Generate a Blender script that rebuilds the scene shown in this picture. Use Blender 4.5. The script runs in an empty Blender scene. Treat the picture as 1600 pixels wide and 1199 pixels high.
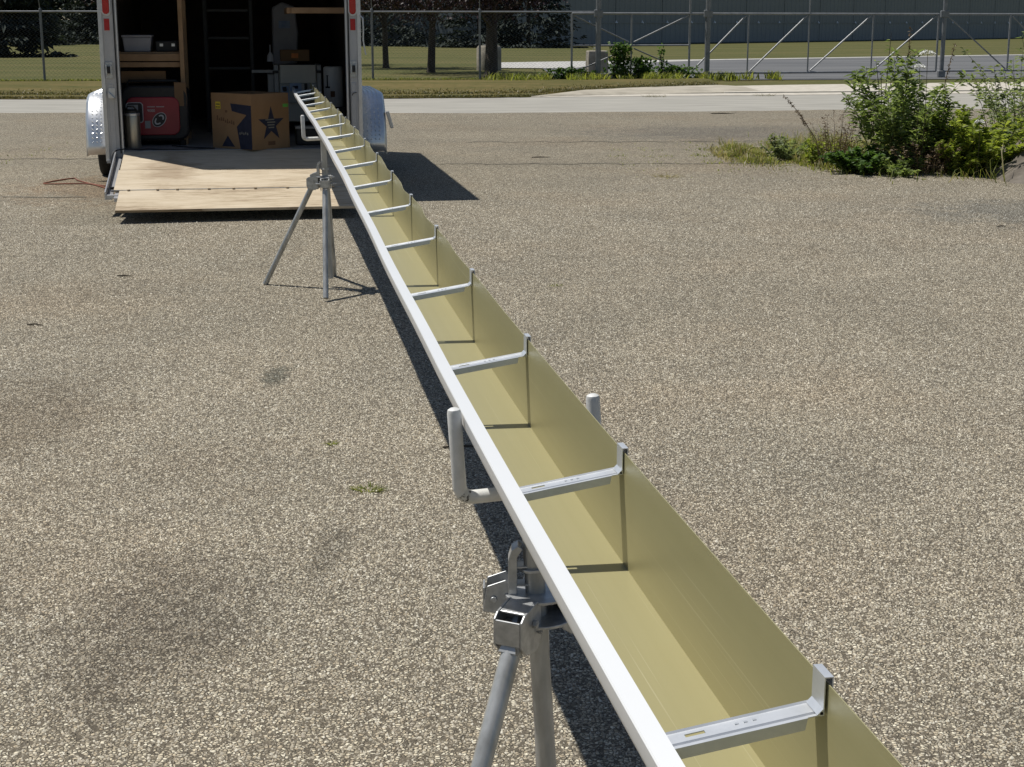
import bpy, bmesh, math, random
import numpy as np
from mathutils import Vector, Matrix

random.seed(7)
rng = np.random.default_rng(11)
R = math.radians
SC = bpy.context.scene
COL = SC.collection

# ------------------------------------------------------------------ camera, sky, sun, exposure
cam_d = bpy.data.cameras.new('camera')
cam_d.sensor_fit = 'HORIZONTAL'; cam_d.sensor_width = 36.0; cam_d.lens = 54.0
cam_d.clip_start = 0.05; cam_d.clip_end = 2000
cam = bpy.data.objects.new('camera', cam_d); COL.objects.link(cam)
cam.location = (0, 0, 1.5)
cam.rotation_euler = (R(90 - 13.17), 0, 0)
SC.camera = cam

SUN = Vector((-0.40, 0.20, 1.0)).normalized()      # direction to the sun
elev = math.asin(SUN.z); azim = math.atan2(SUN.x, SUN.y)
w = bpy.data.worlds.new('World'); SC.world = w; w.use_nodes = True
nt = w.node_tree; nt.nodes.clear()
sky = nt.nodes.new('ShaderNodeTexSky'); sky.sky_type = 'NISHITA'; sky.sun_disc = False
sky.sun_elevation = elev; sky.sun_rotation = azim
sky.air_density = 1.0; sky.dust_density = 0.6; sky.ozone_density = 1.0
bg = nt.nodes.new('ShaderNodeBackground'); bg.inputs['Strength'].default_value = 0.05
ow = nt.nodes.new('ShaderNodeOutputWorld')
nt.links.new(sky.outputs[0], bg.inputs[0]); nt.links.new(bg.outputs[0], ow.inputs[0])
sd = bpy.data.lights.new('sun', 'SUN'); sd.energy = 3.9; sd.angle = R(0.53); sd.color = (1.0, 0.965, 0.90)
so = bpy.data.objects.new('sun', sd); COL.objects.link(so)
so.rotation_euler = SUN.to_track_quat('Z', 'Y').to_euler(); so.location = (-20, 10, 40)
SC.view_settings.view_transform = 'Standard'; SC.view_settings.look = 'None'
SC.view_settings.exposure = 0.22; SC.view_settings.gamma = 1.0; SC.view_settings.use_curve_mapping = False
SC.cycles.max_bounces = 8; SC.cycles.diffuse_bounces = 3; SC.cycles.caustics_reflective = False; SC.cycles.sample_clamp_indirect = 1.2; SC.cycles.use_denoising = True

# ------------------------------------------------------------------ materials
def nodes(name):
    m = bpy.data.materials.new(name); m.use_nodes = True
    n = m.node_tree; b = n.nodes['Principled BSDF']
    return m, n, b

def rgb(c): return (c[0], c[1], c[2], 1.0)

def mixc(n, fac, a, b, mode='MIX'):
    x = n.nodes.new('ShaderNodeMix'); x.data_type = 'RGBA'; x.blend_type = mode
    for s, v in ((x.inputs[0], fac), (x.inputs[6], a), (x.inputs[7], b)):
        if hasattr(v, 'is_output'): n.links.new(v, s)
        elif isinstance(v, (int, float)): s.default_value = v
        else: s.default_value = rgb(v)
    return x.outputs[2]

def noise(n, scale, detail=4, rough=0.6, vec=None, out=0):
    t = n.nodes.new('ShaderNodeTexNoise'); t.inputs['Scale'].default_value = scale
    t.inputs['Detail'].default_value = detail; t.inputs['Roughness'].default_value = rough
    if vec is not None: n.links.new(vec, t.inputs['Vector'])
    return t.outputs[out]

def ramp(n, fac, stops, interp='LINEAR'):
    r = n.nodes.new('ShaderNodeValToRGB'); r.color_ramp.interpolation = interp
    e = r.color_ramp.elements
    while len(e) < len(stops): e.new(0.5)
    for q, (p, c) in zip(e, stops):
        q.position = p; q.color = rgb(c) if not isinstance(c, (int, float)) else (c, c, c, 1)
    n.links.new(fac, r.inputs[0]); return r.outputs[0]

def coords(n, scale=(1, 1, 1), kind='Object', rot=(0, 0, 0)):
    tc = n.nodes.new('ShaderNodeTexCoord'); mp = n.nodes.new('ShaderNodeMapping')
    mp.inputs['Scale'].default_value = scale; mp.inputs['Rotation'].default_value = rot
    n.links.new(tc.outputs[kind], mp.inputs[0]); return mp.outputs[0]

def mathn(n, op, a, b=None, clamp=False):
    x = n.nodes.new('ShaderNodeMath'); x.operation = op; x.use_clamp = clamp
    for s, v in zip(x.inputs, (a, b)):
        if v is None: continue
        if hasattr(v, 'is_output'): n.links.new(v, s)
        else: s.default_value = v
    return x.outputs[0]

def bump(n, b, h, strength=0.3, dist=0.01):
    x = n.nodes.new('ShaderNodeBump'); x.inputs['Strength'].default_value = strength
    x.inputs['Distance'].default_value = dist
    n.links.new(h, x.inputs['Height']); n.links.new(x.outputs[0], b.inputs['Normal'])

def M(name, c1, c2=None, scale=8.0, rough=0.6, metal=0.0, bmp=0.0, stretch=(1, 1, 1), spec=0.5, detail=5, lo=0.35, hi=0.65, sub=None, bdist=0.004):
    m, n, b = nodes(name)
    v = coords(n, stretch)
    f = noise(n, scale, detail, 0.6, v)
    if c2 is not None:
        n.links.new(ramp(n, f, [(lo, c1), (hi, c2)]), b.inputs['Base Color'])
    else: b.inputs['Base Color'].default_value = rgb(c1)
    b.inputs['Roughness'].default_value = rough; b.inputs['Metallic'].default_value = metal
    b.inputs['Specular IOR Level'].default_value = spec
    if bmp: bump(n, b, f, bmp, bdist)
    return m

def leafmat(name, c1, c2, scale=3.0, trans=0.25, rough=0.5):
    m, n, b = nodes(name)
    g = n.nodes.new('ShaderNodeNewGeometry')
    f = noise(n, scale, 3, 0.6, coords(n))
    f2 = mathn(n, 'ADD', mathn(n, 'MULTIPLY', f, 0.6), mathn(n, 'MULTIPLY', g.outputs['Random Per Island'], 0.4))
    c = ramp(n, f2, [(0.3, c1), (0.7, c2)])
    n.links.new(c, b.inputs['Base Color']); b.inputs['Roughness'].default_value = rough
    b.inputs['Specular IOR Level'].default_value = 0.35
    t = n.nodes.new('ShaderNodeBsdfTranslucent'); n.links.new(mixc(n, 1.0, c, (1.5, 1.55, 0.9), 'MULTIPLY'), t.inputs[0])
    mx = n.nodes.new('ShaderNodeMixShader'); mx.inputs[0].default_value = trans
    n.links.new(b.outputs[0], mx.inputs[1]); n.links.new(t.outputs[0], mx.inputs[2])
    n.links.new(mx.outputs[0], n.nodes['Material Output'].inputs['Surface'])
    return m

def stains(n, v, col):
    # broad patches: browner, greyer and oily zones
    p1 = ramp(n, noise(n, 0.9, 5, 0.62, v), [(0.36, 0.0), (0.66, 1.0)])
    col = mixc(n, mathn(n, 'MULTIPLY', p1, 0.6), col, mixc(n, 1.0, col, (0.78, 0.80, 0.82), 'MULTIPLY'))
    p2 = ramp(n, noise(n, 0.55, 4, 0.6, coords(n, (1, 1, 1), rot=(0, 0, 0.6))), [(0.50, 0.0), (0.68, 1.0)])
    col = mixc(n, mathn(n, 'MULTIPLY', p2, 0.35), col, mixc(n, 1.0, col, (1.0, 0.89, 0.79), 'MULTIPLY'))
    p3 = ramp(n, noise(n, 2.6, 5, 0.7, coords(n, (1, 1, 1), rot=(0, 0, 1.1))), [(0.60, 0.0), (0.74, 1.0)])
    col = mixc(n, mathn(n, 'MULTIPLY', p3, 0.38), col, mixc(n, 1.0, col, (0.60, 0.58, 0.56), 'MULTIPLY'))
    def spot(cx, cy, rx, ry, col, colr, k):
        mp = n.nodes.new('ShaderNodeMapping'); mp.vector_type = 'POINT'
        mp.inputs['Location'].default_value = (-cx / rx, -cy / ry, 0); mp.inputs['Scale'].default_value = (1 / rx, 1 / ry, 0)
        n.links.new(v, mp.inputs[0])
        ln = n.nodes.new('ShaderNodeVectorMath'); ln.operation = 'LENGTH'; n.links.new(mp.outputs[0], ln.inputs[0])
        d = mathn(n, 'ADD', ln.outputs['Value'], mathn(n, 'ADD', mathn(n, 'MULTIPLY', mathn(n, 'SUBTRACT', noise(n, 4.0, 6, 0.75, v), 0.5), 2.6), mathn(n, 'MULTIPLY', mathn(n, 'SUBTRACT', noise(n, 45, 3, 0.7, v), 0.5), 1.6)))
        msk = ramp(n, d, [(0.45, 1.0), (1.1, 0.0)])
        return mixc(n, mathn(n, 'MULTIPLY', msk, k), col, mixc(n, 1.0, col, colr, 'MULTIPLY'))
    col = spot(-1.18, 7.45, 0.10, 0.26, col, (0.42, 0.46, 0.47), 0.9)
    col = spot(-1.05, 4.3, 0.35, 0.75, col, (0.50, 0.48, 0.47), 0.6)
    col = spot(-0.62, 4.9, 0.07, 0.35, col, (0.5, 0.5, 0.5), 0.6)
    col = spot(-1.9, 4.2, 0.4, 0.5, col, (0.62, 0.58, 0.54), 0.6)
    col = spot(-2.2, 6.7, 0.5, 0.9, col, (0.68, 0.64, 0.60), 0.7)
    col = spot(4.6, 13.0, 1.5, 1.0, col, (0.62, 0.66, 0.72), 0.85)
    col = spot(3.2, 22.0, 2.6, 2.0, col, (0.66, 0.68, 0.74), 0.8)
    col = spot(-3.9, 15.0, 1.0, 1.6, col, (0.85, 0.70, 0.58), 0.7)
    return col

def asphalt_mat():
    m, n, b = nodes('chip_seal_asphalt')
    v = coords(n)
    vw = n.nodes.new('ShaderNodeVectorMath'); vw.operation = 'ADD'
    nz = n.nodes.new('ShaderNodeTexNoise'); nz.inputs['Scale'].default_value = 60; nz.inputs['Detail'].default_value = 2
    n.links.new(v, nz.inputs['Vector'])
    sc = n.nodes.new('ShaderNodeVectorMath'); sc.operation = 'SCALE'; sc.inputs['Scale'].default_value = 0.008
    n.links.new(nz.outputs['Color'], sc.inputs[0])
    n.links.new(v, vw.inputs[0]); n.links.new(sc.outputs[0], vw.inputs[1])
    vv = vw.outputs[0]
    vor = n.nodes.new('ShaderNodeTexVoronoi'); vor.feature = 'F1'; vor.inputs['Scale'].default_value = 92
    vor.inputs['Randomness'].default_value = 1.0; n.links.new(vv, vor.inputs['Vector'])
    vor2 = n.nodes.new('ShaderNodeTexVoronoi'); vor2.feature = 'DISTANCE_TO_EDGE'; vor2.inputs['Scale'].default_value = 92
    n.links.new(vv, vor2.inputs['Vector'])
    sep = n.nodes.new('ShaderNodeSeparateColor'); n.links.new(vor.outputs['Color'], sep.inputs[0])
    STONES = [(0.0, (0.15, 0.13, 0.10)), (0.22, (0.33, 0.292, 0.226)), (0.45, (0.47, 0.42, 0.33)), (0.62, (0.43, 0.365, 0.272)), (0.8, (0.58, 0.528, 0.42)), (1.0, (0.72, 0.675, 0.56))]
    stone = ramp(n, sep.outputs[0], STONES)
    # worn bitumen between the stones; some stones are sunk in it
    sunk = ramp(n, sep.outputs[1], [(0.13, 0.0), (0.24, 1.0)])
    edge = ramp(n, vor2.outputs['Distance'], [(0.02, 0.0), (0.16, 1.0)])
    cover = mathn(n, 'MULTIPLY', sunk, edge)
    binder = mixc(n, noise(n, 30, 3, 0.6, v), (0.045, 0.039, 0.031), (0.19, 0.163, 0.125))
    col = mixc(n, cover, binder, stone)
    col = stains(n, v, col)
    col = mixc(n, 1.0, col, (1.27, 1.24, 1.16), 'MULTIPLY')
    # grit and dust: fine speckle, stronger in some places than in others
    grit = ramp(n, noise(n, 300, 2, 0.6, v), [(0.42, 0.55), (0.58, 1.25)])
    gm_ = mathn(n, 'MULTIPLY', ramp(n, noise(n, 1.7, 5, 0.7, coords(n, (1, 1, 1), rot=(0, 0, 2.1))), [(0.4, 0.15), (0.65, 0.8)]), 1.0)
    col = mixc(n, gm_, col, mixc(n, 1.0, col, grit, 'MULTIPLY'))
    n.links.new(col, b.inputs['Base Color'])
    b.inputs['Roughness'].default_value = 0.85; b.inputs['Specular IOR Level'].default_value = 0.3
    h = mathn(n, 'MULTIPLY', mathn(n, 'SUBTRACT', 1.0, vor.outputs['Distance']), cover)
    h2 = mathn(n, 'ADD', h, mathn(n, 'MULTIPLY', sep.outputs[2], 0.5))
    fine = noise(n, 210, 3, 0.7, v)
    h2 = mathn(n, 'ADD', h2, mathn(n, 'MULTIPLY', fine, 0.5))
    bump(n, b, h2, 1.0, 0.008)
    return m

MAT = {}
MAT['asphalt'] = asphalt_mat()
MAT['road'] = M('worn_concrete_road', (0.275, 0.262, 0.228), (0.365, 0.348, 0.305), 3.0, 0.9, bmp=0.25, stretch=(0.25, 1, 1), detail=8)
MAT['concrete'] = M('pale_concrete', (0.42, 0.385, 0.32), (0.56, 0.515, 0.44), 4.0, 0.9, bmp=0.25, detail=8)
MAT['oldconcrete'] = M('dirty_concrete', (0.20, 0.18, 0.145), (0.42, 0.38, 0.31), 3.0, 0.92, bmp=0.3, detail=8)
MAT['kerbcon'] = M('kerb_concrete', (0.30, 0.272, 0.215), (0.44, 0.40, 0.325), 1.6, 0.92, bmp=0.3, detail=9)
MAT['farpave'] = M('far_grey_asphalt', (0.085, 0.087, 0.09), (0.145, 0.145, 0.145), 0.5, 0.85, stretch=(0.25, 1, 1), detail=8)
MAT['gravelstrip'] = M('pale_gravel', (0.34, 0.33, 0.31), (0.50, 0.49, 0.46), 2.5, 0.9, detail=8)

def lawn_mat(name, cols, s1=0.25, s2=6.0):
    m, n, b = nodes(name)
    f1 = noise(n, s1, 6, 0.65, coords(n, (0.45, 1.3, 1)))
    f2 = noise(n, s2, 6, 0.7, coords(n, (1, 0.35, 1)))
    f = mathn(n, 'ADD', mathn(n, 'MULTIPLY', f1, 0.62), mathn(n, 'MULTIPLY', f2, 0.38))
    k = [(0.36 + 0.28 * i / (len(cols) - 1), c) for i, c in enumerate(cols)]
    n.links.new(ramp(n, f, k), b.inputs['Base Color'])
    b.inputs['Roughness'].default_value = 0.95; b.inputs['Specular IOR Level'].default_value = 0.1
    bump(n, b, f2, 0.6, 0.05)
    return m
MAT['lawn'] = lawn_mat('mown_lawn', [(0.066, 0.074, 0.026), (0.088, 0.092, 0.034), (0.112, 0.106, 0.042), (0.136, 0.116, 0.052)])
MAT['verge'] = lawn_mat('dry_verge', [(0.06, 0.068, 0.02), (0.10, 0.092, 0.032), (0.135, 0.11, 0.042), (0.17, 0.132, 0.058)], 0.6, 5.0)
MAT['dirt'] = M('grey_dirt', (0.10, 0.085, 0.068), (0.19, 0.165, 0.135), 5, 0.95, bmp=0.8, detail=9, bdist=0.03)
MAT['blade'] = leafmat('grass_blade', (0.12, 0.15, 0.036), (0.30, 0.31, 0.075), 1.5, 0.48)
MAT['dryblade'] = leafmat('dry_grass_blade', (0.20, 0.165, 0.08), (0.42, 0.36, 0.20), 2.0, 0.35)
MAT['vergeblade'] = leafmat('verge_blade', (0.085, 0.088, 0.026), (0.19, 0.155, 0.06), 0.6, 0.2)
MAT['leaf'] = leafmat('bush_leaf', (0.095, 0.135, 0.042), (0.27, 0.33, 0.13), 6.0, 0.48)
MAT['leafpale'] = leafmat('pale_leaf', (0.11, 0.14, 0.06), (0.27, 0.31, 0.16), 6.0, 0.45)
MAT['leafyel'] = leafmat('yellow_green_leaf', (0.11, 0.16, 0.03), (0.34, 0.38, 0.075), 4.0, 0.48)
MAT['leafdark'] = leafmat('deep_green_leaf', (0.045, 0.09, 0.02), (0.11, 0.19, 0.045), 6.0, 0.42)
MAT['drystem'] = leafmat('dry_weed', (0.10, 0.062, 0.04), (0.23, 0.165, 0.10), 6.0, 0.1)
MAT['plum'] = leafmat('plum_leaf', (0.020, 0.010, 0.013), (0.062, 0.034, 0.040), 1.5, 0.15, 0.5)
MAT['spruce'] = leafmat('spruce_needles', (0.014, 0.021, 0.017), (0.042, 0.057, 0.047), 1.2, 0.08, 0.85)
MAT['bark'] = M('bark', (0.035, 0.028, 0.02), (0.085, 0.068, 0.05), 9, 0.9, bmp=0.6, stretch=(1, 1, 0.2), bdist=0.02)
MAT['stem'] = M('green_stem', (0.06, 0.065, 0.025), (0.12, 0.10, 0.05), 9, 0.8)
MAT['petal'] = M('white_petal', (0.80, 0.80, 0.76), None, rough=0.7)

MAT['galv'] = M('galvanised_steel', (0.38, 0.39, 0.395), (0.56, 0.57, 0.575), 40, 0.38, 0.6, bmp=0.12, bdist=0.001)
MAT['galvold'] = M('weathered_galvanised_pipe', (0.31, 0.312, 0.30), (0.52, 0.525, 0.515), 22, 0.42, 0.5, bmp=0.25, stretch=(1, 1, 0.25), bdist=0.001)
MAT['hanger'] = M('bright_zinc_hanger', (0.68, 0.70, 0.72), (0.78, 0.795, 0.81), 30, 0.38, 0.6, bmp=0.05, bdist=0.001)
MAT['fencemetal'] = M('fence_steel', (0.17, 0.178, 0.185), (0.24, 0.25, 0.26), 6, 0.55, 0.3)
MAT['gatebar'] = M('gate_steel', (0.24, 0.245, 0.25), (0.32, 0.325, 0.33), 6, 0.55, 0.3)
MAT['alu'] = M('tread_plate_aluminium', (0.70, 0.71, 0.72), (0.82, 0.83, 0.84), 9, 0.32, 0.75)
MAT['jamb'] = M('grey_painted_jamb', (0.44, 0.44, 0.44), (0.52, 0.52, 0.52), 5, 0.4, 0.0)
MAT['trim'] = M('satin_aluminium_trim', (0.55, 0.55, 0.56), (0.65, 0.65, 0.66), 9, 0.35, 0.8)
MAT['whitealu'] = M('white_trailer_skin', (0.74, 0.74, 0.74), (0.80, 0.80, 0.80), 1.5, 0.3)
MAT['rubber'] = M('black_rubber', (0.012, 0.012, 0.012), (0.022, 0.021, 0.02), 20, 0.8)
MAT['blackplastic'] = M('black_plastic', (0.010, 0.010, 0.011), (0.018, 0.018, 0.019), 30, 0.55)
MAT['redlens'] = M('red_lens', (0.42, 0.012, 0.012), (0.50, 0.02, 0.018), 20, 0.15)
MAT['redtape'] = M('red_reflector', (0.40, 0.01, 0.01), (0.48, 0.02, 0.015), 60, 0.4)
MAT['genred'] = M('generator_red', (0.27, 0.006, 0.022), (0.32, 0.009, 0.028), 6, 0.35)
MAT['gengrey'] = M('panel_grey', (0.30, 0.31, 0.32), (0.36, 0.37, 0.38), 6, 0.5)
MAT['badge'] = M('badge_silver', (0.55, 0.55, 0.56), None, rough=0.4)
MAT['steeljug'] = M('brushed_steel', (0.42, 0.385, 0.32), (0.54, 0.50, 0.42), 60, 0.36, 0.9, stretch=(1, 1, 0.04))
MAT['card'] = M('cardboard', (0.255, 0.150, 0.072), (0.295, 0.178, 0.088), 5, 0.85, bmp=0.1)
MAT['cardin'] = M('cardboard_inside', (0.20, 0.12, 0.062), (0.24, 0.145, 0.075), 5, 0.9)
MAT['inkblue'] = M('dark_blue_print', (0.012, 0.014, 0.035), (0.02, 0.024, 0.05), 20, 0.8)
MAT['inkbrown'] = M('brown_print', (0.12, 0.06, 0.03), (0.16, 0.085, 0.04), 60, 0.85)
MAT['inkpale'] = M('pale_print', (0.20, 0.19, 0.16), None, rough=0.85)
MAT['yellow'] = M('yellow_sticker', (0.62, 0.46, 0.03), (0.70, 0.54, 0.05), 20, 0.6)
MAT['green'] = M('green_tape', (0.10, 0.42, 0.06), (0.14, 0.50, 0.09), 20, 0.5)
MAT['orange'] = M('orange_label', (0.75, 0.26, 0.06), (0.62, 0.20, 0.05), 20, 0.6)
MAT['lumber'] = M('pine_lumber', (0.31, 0.19, 0.10), (0.41, 0.26, 0.145), 6, 0.75, stretch=(1, 1, 1))
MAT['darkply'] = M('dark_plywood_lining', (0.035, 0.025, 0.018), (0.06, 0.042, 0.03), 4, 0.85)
MAT['greyfloor'] = M('grey_painted_floor', (0.24, 0.235, 0.225), (0.33, 0.32, 0.305), 3, 0.7, detail=8)
MAT['machine'] = M('cream_machine_paint', (0.56, 0.53, 0.46), (0.62, 0.59, 0.51), 5, 0.5)
MAT['machinegrey'] = M('grey_machine_frame', (0.33, 0.33, 0.32), (0.42, 0.42, 0.40), 5, 0.5)
MAT['decal'] = M('blue_decal', (0.16, 0.24, 0.42), (0.36, 0.44, 0.58), 9, 0.5)
MAT['whiteplastic'] = M('white_plastic', (0.58, 0.57, 0.54), (0.66, 0.65, 0.62), 4, 0.5)
MAT['rackedge'] = M('dull_rack_edge', (0.045, 0.045, 0.045), (0.07, 0.07, 0.068), 6, 0.6)
MAT['greybin'] = M('grey_plastic_bin', (0.30, 0.30, 0.33), (0.36, 0.36, 0.39), 5, 0.5)
MAT['cordor'] = M('orange_cord', (0.26, 0.085, 0.04), (0.17, 0.06, 0.035), 9, 0.7)
MAT['paleplastic'] = M('pale_plastic', (0.5, 0.5, 0.52), None, rough=0.6)
MAT['clad'] = M('blue_grey_cladding', (0.215, 0.232, 0.242), (0.245, 0.262, 0.272), 0.4, 0.55, stretch=(0.3, 0.3, 1))
MAT['clad2'] = M('slate_cladding', (0.215, 0.240, 0.256), (0.245, 0.270, 0.286), 0.4, 0.55, stretch=(0.3, 0.3, 1))
MAT['cladjoint'] = M('dark_joint', (0.09, 0.11, 0.125), None, rough=0.7)
MAT['lamp'] = M('white_wall_lamp', (0.8, 0.8, 0.8), None, rough=0.4)
MAT['wood_old'] = M('old_branch', (0.38, 0.26, 0.15), (0.50, 0.36, 0.22), 14, 0.8)

def ply_mat():
    m, n, b = nodes('construction_plywood')
    v = coords(n, (1.3, 11, 1))
    g = noise(n, 3.2, 9, 0.75, v); g2 = noise(n, 1.3, 5, 0.6, coords(n, (0.8, 2.2, 1)))
    f = mathn(n, 'ADD', mathn(n, 'MULTIPLY', g, 0.6), mathn(n, 'MULTIPLY', g2, 0.4))
    c = ramp(n, f, [(0.36, (0.22, 0.155, 0.095)), (0.44, (0.41, 0.325, 0.22)), (0.51, (0.52, 0.43, 0.305)), (0.64, (0.61, 0.52, 0.395))])
    # damp stain with its own outline
    co = coords(n)
    mp = n.nodes.new('ShaderNodeMapping'); mp.inputs['Location'].default_value = (-0.62 / 0.26, 0.62 / 0.62, 0); mp.inputs['Scale'].default_value = (1 / 0.26, 1 / 0.62, 0)
    n.links.new(co, mp.inputs[0])
    ln = n.nodes.new('ShaderNodeVectorMath'); ln.operation = 'LENGTH'; n.links.new(mp.outputs[0], ln.inputs[0])
    d = mathn(n, 'ADD', ln.outputs['Value'], mathn(n, 'MULTIPLY', mathn(n, 'SUBTRACT', noise(n, 3.5, 5, 0.65, coords(n, (1, 1.6, 1))), 0.5), 2.6))
    ms = ramp(n, d, [(0.3, 0.6), (1.15, 0.0)])
    c = mixc(n, ms, c, mixc(n, 1.0, c, (0.50, 0.42, 0.36), 'MULTIPLY'))
    n.links.new(c, b.inputs['Base Color']); b.inputs['Roughness'].default_value = 0.85
    bump(n, b, g, 0.2, 0.003)
    return m
MAT['ply'] = ply_mat()
MAT['plyedge'] = M('plywood_edge', (0.20, 0.14, 0.08), (0.38, 0.28, 0.17), 30, 0.85, stretch=(0.3, 0.3, 6))

def gold_mat():
    m, n, b = nodes('gold_backer_coat')
    v = coords(n, (1, 1, 1))
    # streaks running along the strip use the U coordinate across the profile
    uv = n.nodes.new('ShaderNodeUVMap'); uv.uv_map = 'profile'
    mp = n.nodes.new('ShaderNodeMapping'); mp.inputs['Scale'].default_value = (60, 0.5, 1); n.links.new(uv.outputs[0], mp.inputs[0])
    s = noise(n, 1.0, 5, 0.65, mp.outputs[0])
    mp2 = n.nodes.new('ShaderNodeMapping'); mp2.inputs['Scale'].default_value = (260, 0.9, 1); n.links.new(uv.outputs[0], mp2.inputs[0])
    scr = ramp(n, noise(n, 1.0, 2, 0.5, mp2.outputs[0]), [(0.665, 0.0), (0.70, 1.0)])
    c = ramp(n, s, [(0.3, (0.385, 0.346, 0.172)), (0.7, (0.410, 0.370, 0.190))])
    blot = noise(n, 3.0, 5, 0.6, v)
    c = mixc(n, mathn(n, 'MULTIPLY', blot, 0.35), c, (0.39, 0.37, 0.215))
    c = mixc(n, mathn(n, 'MULTIPLY', scr, 0.30), c, (0.66, 0.62, 0.42))
    n.links.new(c, b.inputs['Base Color'])
    b.inputs['Metallic'].default_value = 0.22
    b.inputs['Roughness'].default_value = 0.40; b.inputs['Specular IOR Level'].default_value = 0.6
    b.inputs['Coat Weight'].default_value = 0.35; b.inputs['Coat Roughness'].default_value = 0.45
    bump(n, b, noise(n, 5.0, 2, 0.5, coords(n)), 0.10, 0.02)
    return m
MAT['gold'] = gold_mat()
MAT['gutterwhite'] = M('white_coil_paint', (0.72, 0.73, 0.735), (0.75, 0.76, 0.765), 2, 0.30)
MAT['whitepipe'] = M('white_coated_tube', (0.62, 0.62, 0.59), (0.78, 0.78, 0.76), 25, 0.4, bmp=0.1, bdist=0.001)
MAT['tapeblack'] = M('scuffed_bare_metal', (0.05, 0.045, 0.04), (0.62, 0.62, 0.59), 110, 0.5, 0.0, lo=0.40, hi=0.47)

# ------------------------------------------------------------------ mesh helpers
def link(o, parent=None):
    COL.objects.link(o)
    if parent is not None: o.parent = parent
    return o

class MB:
    """collects shapes, builds one mesh object"""
    def __init__(s): s.v = []; s.f = []; s.mi = []
    def add(s, vs, fs, mi=0):
        k = len(s.v); s.v += [tuple(p) for p in vs]; s.f += [tuple(i + k for i in f) for f in fs]; s.mi += [mi] * len(fs); return s
    def box(s, a, b, mi=0):
        (x0, y0, z0), (x1, y1, z1) = a, b
        return s.add([(x0, y0, z0), (x1, y0, z0), (x1, y1, z0), (x0, y1, z0), (x0, y0, z1), (x1, y0, z1), (x1, y1, z1), (x0, y1, z1)],
                     [(0, 3, 2, 1), (4, 5, 6, 7), (0, 1, 5, 4), (1, 2, 6, 5), (2, 3, 7, 6), (3, 0, 4, 7)], mi)
    def prism(s, poly, fn, h0, h1, mi=0):
        """poly 2D outline (ccw), fn(a, b, h) -> 3D"""
        n = len(poly)
        vs = [fn(a, b, h0) for a, b in poly] + [fn(a, b, h1) for a, b in poly]
        fs = [tuple(range(n - 1, -1, -1)), tuple(range(n, 2 * n))] + [(i, (i + 1) % n, n + (i + 1) % n, n + i) for i in range(n)]
        return s.add(vs, fs, mi)
    def tube(s, pts, r, n=8, mi=0, caps=True, flat=None):
        pts = [Vector(p) for p in pts]
        rr = r if isinstance(r, (list, tuple)) else [r] * len(pts)
        up = Vector((0, 0, 1)); rings = []; prev = None
        for i, p in enumerate(pts):
            d = (pts[min(i + 1, len(pts) - 1)] - pts[max(i - 1, 0)]).normalized()
            if prev is None:
                a = d.cross(up)
                if a.length < 1e-3: a = d.cross(Vector((1, 0, 0)))
                a.normalize()
            else:
                a = (prev - d * prev.dot(d)).normalized()
            prev = a; b = d.cross(a)
            rings.append([p + (a * math.cos(2 * math.pi * k / n) + b * math.sin(2 * math.pi * k / n)) * rr[i] for k in range(n)])
        vs = [q for ring in rings for q in ring]; fs = []
        for i in range(len(pts) - 1):
            for k in range(n):
                fs.append((i * n + k, i * n + (k + 1) % n, (i + 1) * n + (k + 1) % n, (i + 1) * n + k))
        if caps:
            fs.append(tuple(range(n - 1, -1, -1))); fs.append(tuple(range((len(pts) - 1) * n, len(pts) * n)))
        return s.add(vs, fs, mi)
    def lathe(s, prof, n=24, origin=(0, 0, 0), mi=0, axis='Z'):
        """prof: list of (r, h)"""
        ox, oy, oz = origin; vs = []; fs = []
        for r_, h in prof:
            for k in range(n):
                a = 2 * math.pi * k / n; c, q = r_ * math.cos(a), r_ * math.sin(a)
                vs.append((ox + c, oy + q, oz + h) if axis == 'Z' else (ox + h, oy + c, oz + q))
        for i in range(len(prof) - 1):
            for k in range(n):
                fs.append((i * n + k, i * n + (k + 1) % n, (i + 1) * n + (k + 1) % n, (i + 1) * n + k))
        fs.append(tuple(range(n - 1, -1, -1))); fs.append(tuple(range((len(prof) - 1) * n, len(prof) * n)))
        return s.add(vs, fs, mi)
    def mesh(s, name, mats, smooth=False):
        me = bpy.data.meshes.new(name); me.from_pydata(s.v, [], s.f)
        mats = mats if isinstance(mats, (list, tuple)) else [mats]
        for m in mats: me.materials.append(MAT[m] if isinstance(m, str) else m)
        me.polygons.foreach_set('material_index', s.mi)
        if smooth: me.polygons.foreach_set('use_smooth', [True] * len(s.f))
        me.update(); return me
    def build(s, name, mats, parent=None, smooth=False, bevel=0.0, fix=True, seg=2):
        me = s.mesh(name, mats, smooth)
        if fix:
            b = bmesh.new(); b.from_mesh(me); bmesh.ops.recalc_face_normals(b, faces=b.faces); b.to_mesh(me); b.free()
        o = link(bpy.data.objects.new(name, me), parent)
        if bevel:
            m = o.modifiers.new('bevel', 'BEVEL'); m.width = bevel; m.segments = seg; m.limit_method = 'ANGLE'; m.angle_limit = R(40)
            m.harden_normals = False
        if smooth:
            me.set_sharp_from_angle(angle=R(40))
        return o

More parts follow.
